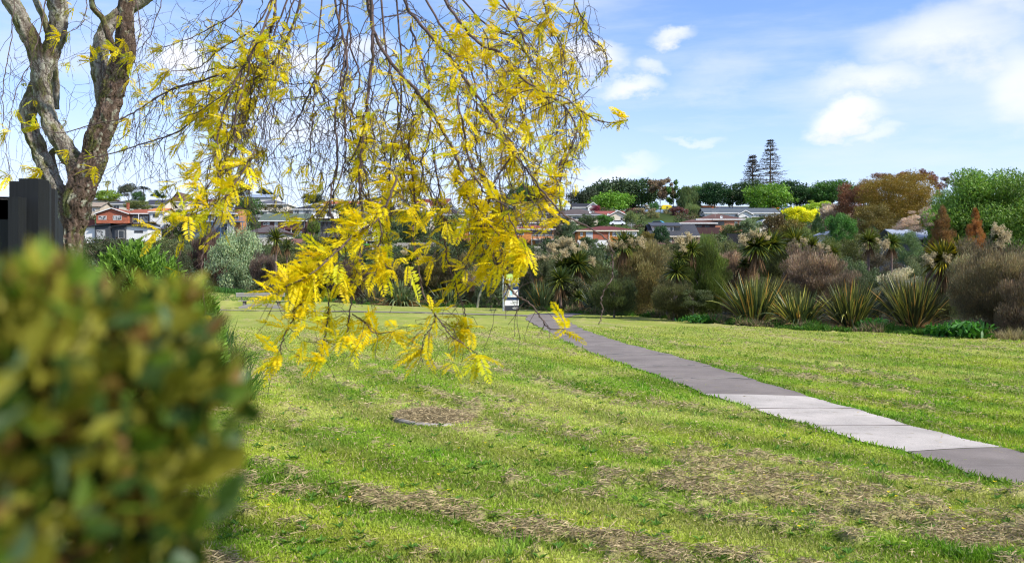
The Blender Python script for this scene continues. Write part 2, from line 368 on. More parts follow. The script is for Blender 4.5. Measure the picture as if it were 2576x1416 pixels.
# ------------------------------------------------------------ paths
def asphalt(name, col, mark=.12, rough=.9):
    m, nt, N, Lk = newmat(name)
    base = mixc(nt, ramp(nt, noise(nt, 1.1, 6), .35, .68), tuple(c*.82 for c in col), tuple(c*1.2 for c in col))
    base = mixc(nt, 1., base, ramp(nt, noise(nt, 160, 2), .3, .75, (.7,)*3, (1.4,)*3), 'MULTIPLY')
    st = ramp(nt, noise(nt, 1.0, 5, stretch=(.5, 3.2, 1)), .62, .7); base = mixc(nt, mixc(nt, 1., st, (mark,)*3, 'MULTIPLY'), base, (.6, .58, .55))
    hs = ramp(nt, noise(nt, 5, 6), .60, .66); base = mixc(nt, mixc(nt, 1., hs, (.35,)*3, 'MULTIPLY'), base, (.22, .19, .1))
    p = nd(nt, 'ShaderNodeBsdfPrincipled'); p.inputs['Roughness'].default_value = rough; p.inputs['Specular IOR Level'].default_value = .25
    Lk.new(base, p.inputs['Base Color']); finish(nt, p, noise(nt, 220, 3), .004, .6); return m
MA = asphalt('grey_asphalt', (.20, .17, .148)); MC = asphalt('pale_concrete', (.45, .405, .355), .06, .85)
def strip(name, y0, y1, mat, n, skew0=0, skew1=0, zz=.012):
    b = B(); yy = np.linspace(0, 1, n); m = 9; V = []
    for t in yy:
        for j in range(m):
            f = j/(m-1); y = (y0+(skew0*(f-.5)))*(1-t)+(y1+skew1*(f-.5))*t
            x = pl(y)*(1-f)+pr(y)*f; V.append((x, y, tz(x, y)+zz+.008*math.sin(f*math.pi)))
    i = np.arange(n*m).reshape(n, m)
    b.add(V, np.stack([i[:-1, :-1], i[:-1, 1:], i[1:, 1:], i[1:, :-1]], -1).reshape(-1, 4))
    return tag(b.obj(name, mat, smooth=True), kind='structure')
strip('asphalt_path', 5.5, 9.16, MA, 60, 0, .25); strip('concrete_path', 9.17, 13.53, MC, 60, .25, -.3, .014); strip('asphalt_path', 13.54, 48.2, MA, 160, -.3, .8)
# joints across the path
b = B()
for y in (15.8, 18.2, 21.0, 24.2, 28.0, 33.0, 39):
    xs = np.linspace(float(pl(y))+.03, float(pr(y))-.03, 12)
    for i in range(11):
        if random.random() < .6: bar(b, (xs[i], y+.1*math.sin(i), .022), (xs[i+1], y+.1*math.sin(i+1), .022), .02, .008, c=(.30, .29, .26))
for y in (10.62, 12.08): bar(b, (float(pl(y))+.02, y, .0215), (float(pr(y))-.02, y+.03, .0215), .016, .004, c=(.20, .18, .16))
tag(b.obj('path_joint', M['hay']), kind='structure')
# side path that leaves to the left in front of the bench
b = B(); pts = []
for u, v, hw in ((1338, 795, .9), (1250, 792, .75), (1150, 790, .75), (1062, 789, .75), (980, 786, .75), (863, 781, .75), (760, 776, .75), (640, 772, .7), (500, 771, .7), (300, 770, .7)):
    d = 1.7*F/(v-708) if u > 1100 else 49.5+(1062-u)/100*.9
    pts.append(((u-CU)/F*d, d, hw))
pts = np.array(pts); tt = np.linspace(0, len(pts)-1, 90); V = []
for t in tt:
    x, y, hw = [np.interp(t, range(len(pts)), pts[:, k]) for k in range(3)]
    for s_ in (-1, 1): V.append((x, y+s_*hw, tz(x, y+s_*hw)+.022))
i = np.arange(180).reshape(90, 2)
b.add(V, np.stack([i[:-1, 0], i[1:, 0], i[1:, 1], i[:-1, 1]], -1))
tag(b.obj('side_path', MA), kind='structure')

# ------------------------------------------------------------ grass blades and clippings
def scatter(n, dmin, dmax, p=1.6):
    """ground points, thinning with distance, across a wedge wider than the view"""
    t = rng.random(n); y = (dmin**(1-p)+(dmax**(1-p)-dmin**(1-p))*t)**(1/(1-p)) if p != 1 else dmin*(dmax/dmin)**t
    x = (rng.random(n)*2-1)*(.60*y+1.2); return x, y
n = 430000
x, y = scatter(n, 4.6, 34, 1.35)
h = hay(x, y); keep = (y < hedge_y(x)) & ~((x > pl(y)+rng.random(n)*.07-.02) & (x < pr(y)-rng.random(n)*.07+.02) & (y > 5)) & (rng.random(n) > h*.85) & ~(((x+.95)**2+(y-11.2)**2) < .22)
x, y, h = x[keep], y[keep], h[keep]; n = len(x)
tall = fbm(x/.5, y/.5, 91, 3); tuft = (vnoise(x/.35, y/.35, 95) > .86)
edge = np.minimum(np.abs(x-pl(y)), np.abs(x-pr(y))) < .14
L = (.019+.022*tall+.05*tuft*rng.random(n)+.035*edge*rng.random(n))*(.6+.8*rng.random(n))*(1+.012*y)
D = unit(np.stack([rng.normal(size=n)*.45, rng.normal(size=n)*.45, np.ones(n)], 1))
c = grasscol(x, y)*(.75+.6*rng.random(n))[:, None]
c = np.where((rng.random(n) < .10)[:, None], HA*rng.uniform(.8, 1.3, n)[:, None], c)
c = np.where((tuft | edge)[:, None], c*np.array((.7, .9, .7)), c)
P = np.stack([x, y, terr(x, y)+hayheight(x, y)], 1)
b = B(); wd = (.0035+.0009*y)*(.7+.6*rng.random(n))
blades(b, P, D, L, wd, .35*rng.random(n), c, k=2)
tag(b.obj('lawn_grass', M['grass']), 'mown green grass blades covering the whole open lawn', 'grass', kind='stuff')
n = 480000
x, y = scatter(n, 4.6, 30, 1.45)
h = hay(x, y); keep = (rng.random(n) < h**1.2*.85+.025) & (y < hedge_y(x)) & (~((x > pl(y)) & (x < pr(y)) & (y > 5)) | (rng.random(n) < .5))
x, y, h = x[keep], y[keep], h[keep]; n = len(x)
az_ = rng.random(n)*2*math.pi
D = unit(np.stack([np.cos(az_), np.sin(az_), rng.normal(size=n)*.22+.12], 1))
P = np.stack([x, y, terr(x, y)+hayheight(x, y)*rng.uniform(.7, 1.5, n)+.008+.025*rng.random(n)*h], 1)
c = (HA[None]*(1-(q_ := rng.random(n)[:, None])) + HB[None]*q_)*rng.uniform(.75, 1.45, n)[:, None]
c = np.where((rng.random(n) < .15)[:, None], c*np.array((.8, 1.1, .6)), c)
b = B(); blades(b, P, D, .03+.06*rng.random(n), (.0028+.0007*y), rng.random(n)*.25, c, k=2)
tag(b.obj('hay_clippings', M['hay']), 'dry brown grass clippings lying in mown rows on the lawn', 'clippings', kind='stuff')

# low rosettes of broad weeds and a few small yellow flowers in the turf
n = 900; kx, ky = scatter(n, 5, 30, 1.3); ok = (ky < hedge_y(kx)-1) & ~((kx > pl(ky)) & (kx < pr(ky))); kx, ky = kx[ok], ky[ok]; k = np.repeat(np.arange(len(kx)), 7); n = len(k); a = rng.random(n)*6.283
P = np.stack([kx[k], ky[k], terr(kx[k], ky[k])+.012], 1); D = np.stack([np.cos(a), np.sin(a), .35+.3*rng.random(n)], 1)
b = B(); leaves(b, P, D, np.tile((0, 0, 1.), (n, 1)), .045+.04*rng.random(n), .022, np.array((.10, .22, .03))*rng.uniform(.6, 1.3, n)[:, None])
n = 260; kx, ky = scatter(n, 6, 30, 1.2); ok = (kx < pl(ky)-.3) | (kx > pr(ky)+.3); kx, ky = kx[ok], ky[ok]; k = np.repeat(np.arange(len(kx)), 4); n = len(k); a = rng.random(n)*6.283
leaves(b, np.stack([kx[k], ky[k], terr(kx[k], ky[k])+.05], 1), np.stack([np.cos(a), np.sin(a), .5+0*a], 1), np.tile((0, 0, 1.), (n, 1)), .022, .018, np.array((.75, .60, .02)))
tag(b.obj('lawn_weeds', M['grass']), 'small broad leaved weeds and tiny yellow flowers dotted in the lawn', 'weeds', kind='stuff')

# ------------------------------------------------------------ manhole collar under clippings
mx, my = -.95, 11.2
t = tag(mkobj('manhole_collar', None), 'round concrete manhole collar half buried in the lawn under dry clippings', 'manhole')
t.location = (mx, my, -.036); t.rotation_euler = (R(1.2), R(3.5), 0)
b = B(); nn = 64; prof = [(.50, -.15), (.50, .055), (.485, .072), (.40, .078), (.30, .07), (0.001, .07)]
V = [(r*math.cos(a)*(1+.006*math.sin(a*9)), r*math.sin(a), z) for r, z in prof for a in np.arange(nn)*2*math.pi/nn]
q = [(k*nn+j, k*nn+(j+1) % nn, (k+1)*nn+(j+1) % nn, (k+1)*nn+j) for k in range(len(prof)-1) for j in range(nn)]
b.add(V, q); b.obj('collar', plain('worn_concrete', (.30, .27, .235), .9, .4, 6, .8, 40, bdist=.006), t, smooth=False)
n = 9000; a = rng.random(n)*2*math.pi; r = .50*np.sqrt(rng.random(n)); X = r*np.cos(a); Y = r*np.sin(a)+.06
D = unit(np.stack([rng.normal(size=n), rng.normal(size=n), rng.normal(size=n)*.25+.1], 1))
Z = .075+.09*np.clip(1-(r/.5)**2, 0, 1)*fbm(X/.1+5, Y/.1, 5)*1.3*rng.random(n)**.5
c = (HA*.9)[None]*rng.uniform(.5, 1.4, n)[:, None]
b = B(); blades(b, np.stack([X, Y, Z], 1), D, .03+.07*rng.random(n), .008, .2, c, k=2); b.obj('clipping_heap', M['hay'], t)

# ------------------------------------------------------------ park bench
def wood(name, col): return plain(name, col, .85, .35, 2.5, .6, 30, stretch=(.6, 6, 6), bdist=.004)
MW = wood('weathered_timber', (.27, .25, .235)); MW2 = wood('weathered_timber_dark', (.17, .15, .14))
bx_, by_ = (658-CU)/F*57, 57.
bench = empty('park_bench', (bx_, by_, tz(bx_, by_)), 'weathered grey timber park bench with a curved plinth on the left of the lawn', 'bench', rz=R(4))
def BB(name, parts, mat, parent):
    b = B()
    for p in parts: box(b, *p)
    return b.obj(name, mat, parent)
LW = 1.5
BB('backrest', [(-LW, LW, -.33, -.29, .86, 1.0), (-LW, LW, -.335, -.295, .74, .85)], MW, bench)
BB('seat', [(-LW+.1, LW+.05, -.25, -.13, .46, .50), (-LW+.1, LW+.05, -.12, 0, .46, .50), (-LW+.1, LW+.05, .01, .13, .46, .50), (-LW+.1, LW+.05, .14, .26, .46, .50)], MW, bench)
for x_ in (-1.18, -.4, .4, 1.18):
    b = B(); bar(b, (x_, -.2, .44), (x_, -.3, .96), .05, .05); b.obj('back_support', MW2, bench)
for x_ in (-1.05, 1.05): BB('leg', [(x_-.08, x_+.08, -.16, .2, -.1, .455)], MW2, bench)
b = B(); k = 18; V = []
for i_ in range(k+1):
    xx = -1.35+2.7*i_/k; top = .34-.22*(xx/1.35)**2; bot = max(-.1, .16-.3*(xx/1.0)**2)
    for (yy, zz) in ((-.3, bot), (-.3, top), (-.22, top), (-.22, bot)): V.append((xx, yy, zz))
q = [(4*i+j, 4*i+(j+1) % 4, 4*i+4+(j+1) % 4, 4*i+4+j) for i in range(k) for j in range(4)]+[(0, 1, 2, 3), (4*k+3, 4*k+2, 4*k+1, 4*k)]
b.add(V, q); b.obj('curved_beam', MW, bench)

# ------------------------------------------------------------ information sign
sd_ = 52.9; sc = sd_/F
sign = empty('information_sign', ((1287-CU)*sc, sd_, tz(0, sd_)), 'tall green and navy park information sign with a map beside the path', 'sign', rz=R(13))
SH = 2.14; SW = .86
def sp_(name, x0, x1, z0, z1, col, th=.012, y=0, par=None, label=None):
    b = B(); box(b, x0*SW-SW/2, x1*SW-SW/2, y-th, y, z0*SH, z1*SH); o = b.obj(name, M['trim'], par or sign, color=col)
    if label: o['label'] = label
    return o
b = B(); box(b, -SW/2, SW/2, 0, .3, -.1, SH); b.obj('cabinet', M['trim'], sign, color=(.42, .60, .13))
sp_('front_panel', -.0, 1.0, .87, 1.0, (.46, .64, .16)); sp_('front_panel', 0, 1, .815, .869, (.75, .76, .62)); nav = sp_('front_panel', 0, 1, .29, .814, (.012, .035, .085), .014)
lowp = sp_('front_panel', 0, 1, .145, .289, (.74, .74, .74)); darkp = sp_('front_panel', 0, 1, 0, .144, (.035, .04, .055))
b = B(); box(b, -SW/2-.035, -SW/2-.002, .0, .33, -.1, SH); b.obj('edge_trim', M['trim'], sign, color=(.8, .8, .8))
mp_ = sp_('map', .05, .94, .375, .575, (.72, .70, .66), .01, -.0145)
sp_('map_legend', .05, .25, .375, .575, (.20, .24, .42), .006, -.025, mp_)
b = B()
for i_ in range(14): box(b, (.065)*SW-SW/2, (.11+.1*random.random())*SW-SW/2, -.036, -.0315, (.385+i_*.0125)*SH, (.389+i_*.0125)*SH)
b.obj('legend_lines', M['trim'], mp_, color=(.6, .62, .7))
for (x_, z_, w_, h_) in ((.47, .53, .05, .012), (.44, .50, .09, .01), (.50, .485, .04, .02), (.56, .44, .05, .012), (.45, .47, .02, .02)):
    b = B(); box(b, (x_)*SW-SW/2, (x_+w_)*SW-SW/2, -.028, -.0248, z_*SH, (z_+h_)*SH); b.obj('map_mark', M['trim'], mp_, color=(.02, .12, .13))
b = B(); a_ = np.linspace(0, 2*math.pi, 30); tube(b, np.stack([(.62+.13*np.cos(a_)+.05*np.cos(2*a_))*SW-SW/2, np.full(30, -.026), (.49+.05*np.sin(a_))*SH], 1), .006, 5); b.obj('map_route', M['trim'], mp_, color=(.55, .25, .3))
b = B(); box(b, .40*SW-SW/2, .55*SW-SW/2, -.0255, -.0247, .43*SH, .55*SH); b.obj('map_water', M['trim'], mp_, color=(.35, .68, .78))
for i_, ch in enumerate('7AJPYEX'):      # small pictograms on the cream strip
    b = B(); x_ = (.07+.12*i_)*SW-SW/2; bar(b, (x_, -.016, .83*SH), (x_+.03*((i_ % 3)-.5), -.016, .855*SH), .012, .006); bar(b, (x_-.02, -.016, (.845-.004*(i_ % 2))*SH), (x_+.03, -.016, .842*SH), .01, .006)
    b.obj('pictogram', M['trim'], sign, color=(.16, .2, .1))
def text(s, size, x, z, col, par, y=-.018, align='LEFT', bold=.0):
    cu = bpy.data.curves.new('lettering', 'FONT'); cu.body = s; cu.size = size; cu.extrude = .002; cu.offset = bold; cu.align_x = align
    o = bpy.data.objects.new('lettering', cu); COL.objects.link(o); bpy.context.view_layer.update()
    me = bpy.data.meshes.new_from_object(o.evaluated_get(bpy.context.evaluated_depsgraph_get())); bpy.data.objects.remove(o)
    me.materials.clear(); me.materials.append(M['trim'])
    o = mkobj('lettering', me, par, col); o.location = (x, y, z); o.rotation_euler = (R(90), 0, 0); return o
WH = (.85, .85, .85)
text('Wakaaranga Creek', .094, -.385, .735*SH, WH, sign, bold=.003); text('Reserve', .094, -.385, .685*SH, WH, sign, bold=.003); text('Rotary Walkway', .062, -.385, .605*SH, WH, sign, bold=.0015)
text('Howick', .075, .29, .235*SH, (.05, .08, .05), sign, align='RIGHT', bold=.001); text('Local Board', .075, .29, .195*SH, (.05, .08, .05), sign, align='RIGHT', bold=.001)
b = B()
for i_ in range(5): box(b, .32, .40, -.016, -.0125, (.19+.018*i_)*SH, (.197+.018*i_)*SH)
b.obj('crest', M['trim'], sign, color=(.45, .47, .47))
b = B()
for (cx, cz, w_, h_, ph) in ((.23, .08, .17, .026, .12), (.20, .07, .14, .018, -.1)):
    a_ = np.linspace(0, 2*math.pi, 34); xx = w_*np.cos(a_); zz = h_*SH*np.sin(a_)*.8
    tube(b, np.stack([cx+xx*math.cos(ph)-zz*math.sin(ph), np.full(34, -.016), cz*SH+xx*math.sin(ph)+zz*math.cos(ph)], 1), .009, 5)
b.obj('logo', M['trim'], sign, color=(.8, .8, .74))

# ------------------------------------------------------------ black boundary fence on the left
MF = plain('black_stained_timber', (.010, .011, .013), .62, .35, 5, .4, 25, stretch=(14, 14, .5), spec=.3, bdist=.002)
fn = empty('timber_fence', (-2.7, 5.2, 0), 'black stained timber fence with a square end post left of the tree', 'fence')
def FB(name, u0, u1, v0, d, zb, th, mat=MF):
    a = W(u0, v0, d); e = W(u1, v0, d)
    b = B(); box(b, a[0]+2.7, e[0]+2.7, d-5.2, d-5.2+th, zb, a[2]); return b.obj(name, mat, fn)
FB('post', 47, 96, 449, 4.9, -.2, .12); FB('post', 20, 46, 495, 4.75, -.2, .08); FB('board', 23, 50, 456, 5.1, -.2, .03)
FB('rail', -60, 20, 495, 4.85, 2.03, .05); FB('rail', -60, 20, 495, 4.85, .9, .05)
b = B(); x0 = W(-260, 495, 5.3)[0]+2.7; box(b, x0, W(24, 495, 5.3)[0]+2.7, .1, .13, -.2, 2.02); b.obj('panel', MF, fn)
A0 = np.array(W(97, 449, 4.95)); A1 = np.array(W(140, 487, 5.85)); dv = (A1-A0); nb = 5
for i_ in range(nb):
    p = A0+dv*(i_+.03)/nb; q_ = A0+dv*(i_+.93)/nb; off = .018*(i_ % 2)
    b = B(); bar(b, (p[0]+2.7+off, p[1]-5.2, 1.0), (q_[0]+2.7+off, q_[1]-5.2, 1.0), .025, 2*(A0[2]-1.0)); b.obj('paling', MF, fn)
p = W(140, 547, 5.9); q_ = W(153, 547, 6.9); b = B(); bar(b, (p[0]+2.7, p[1]-5.2, 1.0), (q_[0]+2.7, q_[1]-5.2, 1.0), .03, 2*(p[2]-1.0)); b.obj('panel', MF, fn)
b = B(); tube(b, [W(-80, 500, 4.7)-(2.7*-1, 5.2, 0), W(60, 501.5, 4.86)-(-2.7, 5.2, 0), W(140, 501, 5.8)-(-2.7, 5.2, 0)], .0022, 4); b.obj('wire', M['steel'], fn)

# ------------------------------------------------------------ blurred hedge shrub right in front of the lens
hs = empty('hedge_shrub', (-.53, .435, 0), 'large out of focus hedge shrub with glossy green and bronze leaves, nearest the camera', 'shrub')
def shell(n, cx, cy, rx, ry, z0, z1, jit=.06):
    a = rng.random(n)*2*math.pi; t = rng.random(n)**.8
    z = z0+(z1-z0)*t; rr = np.sqrt(np.clip(1-np.clip((z-(z1-.06))/.075, 0, 1)**2.2, 0.0, 1))*(.86+.24*fbm(a*1.6+9, z*3.4, 3, 3))
    dep = 1-np.abs(rng.normal(size=n))*jit/.35
    return np.stack([cx+rx*rr*dep*np.cos(a), cy+ry*rr*dep*np.sin(a), z], 1), np.stack([np.cos(a), np.sin(a), .5+0*a], 1)
b = B(); n = 80000
P, Nn = shell(n, 0, 0, .375, .225, .05, 1.694, .08)
P[:, 2] += .034*(P[:, 1]+.225)*sstep(1.3, 1.7, P[:, 2]); D = unit(unit(Nn)*.6+rdir(n)*.8+np.array((0, 0, .45)))
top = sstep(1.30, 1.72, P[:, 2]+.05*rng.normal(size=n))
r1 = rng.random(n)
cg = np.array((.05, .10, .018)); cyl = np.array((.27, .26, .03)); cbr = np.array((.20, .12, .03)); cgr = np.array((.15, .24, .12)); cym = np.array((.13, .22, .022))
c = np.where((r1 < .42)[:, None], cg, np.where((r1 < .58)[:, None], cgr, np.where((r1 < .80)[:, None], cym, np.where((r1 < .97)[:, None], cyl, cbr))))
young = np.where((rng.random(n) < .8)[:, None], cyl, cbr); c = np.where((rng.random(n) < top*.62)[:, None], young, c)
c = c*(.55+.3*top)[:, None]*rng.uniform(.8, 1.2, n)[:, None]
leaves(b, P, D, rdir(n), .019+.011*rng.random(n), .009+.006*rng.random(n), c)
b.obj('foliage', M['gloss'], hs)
b = B(); n = 5200   # young upright sprigs above the clipped top
sx = rng.uniform(-.33, .33, 70); sy = rng.uniform(-.19, .19, 70); kk = rng.integers(0, 70, n); tz_ = rng.random(n)
P = np.stack([sx[kk]+rng.normal(size=n)*.006, sy[kk]+rng.normal(size=n)*.006, 1.645+tz_*(.025+.034*((sx[kk]*37) % 1))], 1)
P[:, 2] += .034*(P[:, 1]+.225); D = unit(rdir(n)*.8+np.array((0, 0, .9))); c = np.where((rng.random(n) < .5)[:, None], cyl*1.1, np.where((rng.random(n) < .5)[:, None], cbr*1.1, cym*1.2))*rng.uniform(.7, 1.3, n)[:, None]
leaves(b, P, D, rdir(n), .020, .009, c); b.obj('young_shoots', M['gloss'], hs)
b = B()
for i_ in range(70):
    a = random.random()*6.28; r0 = random.random()*.1; x1, y1 = .28*math.cos(a)*random.uniform(.5, 1), .17*math.sin(a)*random.uniform(.5, 1)
    tube(b, [(r0*math.cos(a), r0*math.sin(a), 0), (x1*.5, y1*.5, .5), (x1, y1, 1.1+.5*random.random())], [.012, .008, .003], 5)
b.obj('stems', M['stem'], hs)
# sprig reaching right from the shrub
# ------------------------------------------------------------ the golden weeping tree
TD = 8.6
tree = empty('golden_tree', (W(178, 700, TD)[0], TD, 0), 'tall golden leaved weeping tree with lichen covered forked trunk and long hanging branches', 'tree')
TO = np.array((W(178, 700, TD)[0], TD, 0))
def cr(seq, n=12):
    """smooth curve through points; rows may carry extra columns"""
    P = np.array(seq, float); k = len(P); t = np.arange(k); tt = np.linspace(0, k-1, n*(k-1)+1)
    E = np.vstack([2*P[0]-P[1], P, 2*P[-1]-P[-2]]); out = []
    for s in tt:
        i = min(int(s), k-2); f = s-i; a, b_, c, d = E[i:i+4]
        out.append(.5*((2*b_)+(-a+c)*f+(2*a-5*b_+4*c-d)*f*f+(-a+3*b_-3*c+d)*f**3))
    return np.array(out)
def limb(pts):           # (X, Y, width, depth offset) in the enlarged crop of the trunk
    q = []
    for X, Y, w_, dd in pts:
        d = TD+dd; p = W(X*.4886, Y*.4886, d); q.append((*p, w_*.92*.4886/F*d/2))
    return q
g = lambda X, Y, w_, dd: (X, Y, w_, dd)
limbs = [
 limb([(352, 2300, 170, 0), (352, 1700, 125, 0), (362, 1400, 112, 0), (375, 1200, 120, 0), (398, 1050, 150, 0), (432, 930, 158, 0), (462, 850, 140, 0), (495, 750, 128, 0), (538, 640, 132, 0), (570, 520, 128, 0), (595, 420, 118, 0), (625, 330, 118, -.05), (642, 260, 106, -.1), (648, 120, 86, -.15), (650, 0, 84, -.2), (640, -200, 80, -.2), (690, -420, 75, -.3), (820, -640, 65, -.6)]),
 limb([(560, 560, 95, .1), (520, 400, 95, .15), (515, 250, 84, .2), (560, 130, 76, .25), (640, 60, 76, .3), (740, 0, 62, .3), (900, -120, 58, .2), (1150, -330, 50, -.3), (1450, -480, 44, -1.0)]),
 limb([(430, 960, 130, 0), (385, 850, 108, .05), (320, 745, 92, .1), (262, 640, 86, .12), (228, 540, 92, .15), (215, 420, 98, .15), (185, 280, 84, .15), (125, 130, 84, .1), (60, 0, 82, .05), (-60, -200, 70, 0), (-260, -420, 60, -.2)]),
 limb([(215, 420, 96, .15), (250, 300, 84, .2), (285, 200, 92, .2), (302, 100, 96, .2), (290, 0, 96, .2), (240, -200, 80, .3), (250, -500, 66, .4)]),
 limb([(372, 1130, 120, 0), (325, 1030, 104, .1), (262, 925, 92, .15), (212, 800, 88, .2), (162, 680, 88, .2), (142, 600, 84, .2), (158, 520, 84, .2), (190, 440, 80, .2), (210, 380, 70, .2)]),
 limb([(285, 560, 40, .5), (284, 420, 42, .5), (262, 250, 38, .5), (235, 120, 38, .5), (205, 50, 36, .5), (150, -60, 34, .5)]),
 limb([(588, 275, 40, -.2), (562, 200, 36, -.3), (528, 100, 34, -.35), (480, 40, 32, -.4), (465, -40, 30, -.4), (430, -220, 26, -.5)]),
 limb([(290, 900, 36, .4), (262, 800, 34, .5), (300, 760, 30, .5)]),
]
b = B(); skel = []
for L_ in limbs:
    P = cr(L_, 10); r = P[:, 3]; wob = np.stack([fbm(np.arange(len(P))/5.+k*9, np.full(len(P), 3.), 7+k)-.5 for k in range(3)], 1)
    P3 = P[:, :3]+wob*.05*np.minimum(1, (r/.1))[:, None]; r = r*(1+.18*(fbm(np.arange(len(P))/3.5, np.zeros(len(P)), int(r[0]*1e4) % 97)-.5))
    tube(b, P3-TO, r, 20); skel.append((P3-TO, r))
for a in (20, 110, 190, 260, 330):       # root flare
    tube(b, [(-.01, 0, .55), (.13*math.cos(R(a)), .13*math.sin(R(a)), .2), (.32*math.cos(R(a)), .32*math.sin(R(a)), -.05)], [.10, .09, .05], 10)
me = b.mesh('trunk_raw', M['bark']); ob = bpy.data.objects.new('raw', me); COL.objects.link(ob)
md = ob.modifiers.new('r', 'REMESH'); md.mode = 'VOXEL'; md.voxel_size = .0095; md.use_smooth_shade = True
me2 = bpy.data.meshes.new_from_object(ob.evaluated_get(bpy.context.evaluated_depsgraph_get())); bpy.data.objects.remove(ob)
nv = len(me2.vertices); co = np.zeros(nv*3, np.float32); me2.vertices.foreach_get('co', co); co = co.reshape(-1, 3).astype(float)
no = np.zeros(nv*3, np.float32); me2.vertex_normals.foreach_get('vector', no); no = no.reshape(-1, 3).astype(float)
best = np.full(nv, 1e9); ax = np.zeros(nv); an = np.zeros(nv); rr = np.zeros(nv); which = np.zeros(nv)
for k, (P, r) in enumerate(skel):
    seg = np.concatenate([[0], np.cumsum(np.linalg.norm(np.diff(P, axis=0), axis=1))])
    for i in range(0, len(P), 2):
        dlt = co-P[i]; dd = np.linalg.norm(dlt, axis=1)/np.maximum(r[i], .02); m_ = dd < best
        if not m_.any(): continue
        best[m_] = dd[m_]; j = min(i+1, len(P)-1); j0 = max(i-1, 0); tg = unit(P[j]-P[j0]); ax[m_] = seg[i]+dlt[m_] @ tg
        A_ = unit(np.cross(tg, (0.2, 1, .1))); B_ = np.cross(tg, A_); an[m_] = np.arctan2(dlt[m_] @ B_, dlt[m_] @ A_); rr[m_] = r[i]; which[m_] = k
circ = an*np.maximum(rr, .04)
warp = (fbm(circ/.06+7, ax/.14, 3, 3)-.5)*.07
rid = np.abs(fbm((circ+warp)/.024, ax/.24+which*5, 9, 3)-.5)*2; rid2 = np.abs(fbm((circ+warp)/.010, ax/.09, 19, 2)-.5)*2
lump = fbm(co[:, 0]/.12+co[:, 1]/.1, co[:, 2]/.16, 29, 3)-.5
amp = np.clip(rr/.1, .25, 1)
disp = ((np.minimum(rid, .42)-.2)*.055+(rid2-.3)*.010+lump*.022)*amp
co2 = co+no*disp[:, None]; me2.vertices.foreach_set('co', co2.astype(np.float32).ravel())
br = np.array((.125, .088, .068)); gr = np.array((.27, .245, .205)); li = np.array((.38, .39, .30)); mo = np.array((.12, .13, .035)); dk = np.array((.055, .034, .024))
hz = co[:, 2]
gm = sstep(.50, .70, fbm(co[:, 0]/.35+2, hz/.5, 39, 3)+.26*((which == 2)|(which == 3)|(which == 4)|(which == 5))+.26*(which == 1)-.08*(which == 0))[:, None]
c = br*(1-gm)+gr*gm
lm = sstep(.60, .66, fbm(circ/.05+which*3, ax/.06, 49, 3)+.04*gm[:, 0]-.03)[:, None]*.6; c = c*(1-lm)+li*lm
mm = sstep(.56, .68, fbm(circ/.09+11, ax/.16, 59, 4)+.04*(which >= 2))[:, None]*.8; c = c*(1-mm)+mo*mm
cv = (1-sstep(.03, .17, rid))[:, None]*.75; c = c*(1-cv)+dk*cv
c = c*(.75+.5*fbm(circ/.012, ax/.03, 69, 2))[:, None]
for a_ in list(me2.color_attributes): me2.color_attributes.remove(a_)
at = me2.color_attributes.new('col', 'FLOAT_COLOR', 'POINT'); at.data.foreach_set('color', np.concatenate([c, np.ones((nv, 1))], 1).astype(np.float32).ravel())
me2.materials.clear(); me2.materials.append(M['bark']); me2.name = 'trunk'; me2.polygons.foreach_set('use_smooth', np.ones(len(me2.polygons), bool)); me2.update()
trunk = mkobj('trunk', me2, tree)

MTW = plain('dark_twig_bark', (.045, .030, .028), .85, .3, 8); MBR = plain('brown_branch_bark', (.095, .062, .055), .85, .35, 9, .4, 60, bdist=.002)
# foliage density over the crown, rows of 80 px from the top, columns of 100 px
DENS = ["1131233543488850000", "1341165623578754000", "1003357323566750000", "2114684115556664000", "1131282137555650000", "1121573335553650000",
        "0003774445655510000", "0014640256546400000", "0001201997444200000", "0000014953352600000", "0000000566347000000", "0000003820040000000"]
def dens(u, v):
    if v < 0: return .12
    if 1230 < u < 1340 and 650 < v < 800: return .06 if v > 675 else .35
    lo_ = 1. if v < 740 else .78
    r_ = v/80-.5; c_ = u/100-.5; i = int(math.floor(r_)); j = int(math.floor(c_)); fi = r_-i; fj = c_-j
    def G(a, b_):
        a = min(max(a, 0), len(DENS)-1); b_ = min(max(b_, 0), 18); return int(DENS[a][b_])/9
    return lo_*((G(i, j)*(1-fi)+G(i+1, j)*fi)*(1-fj)+(G(i, j+1)*(1-fi)+G(i+1, j+1)*fi)*fj)
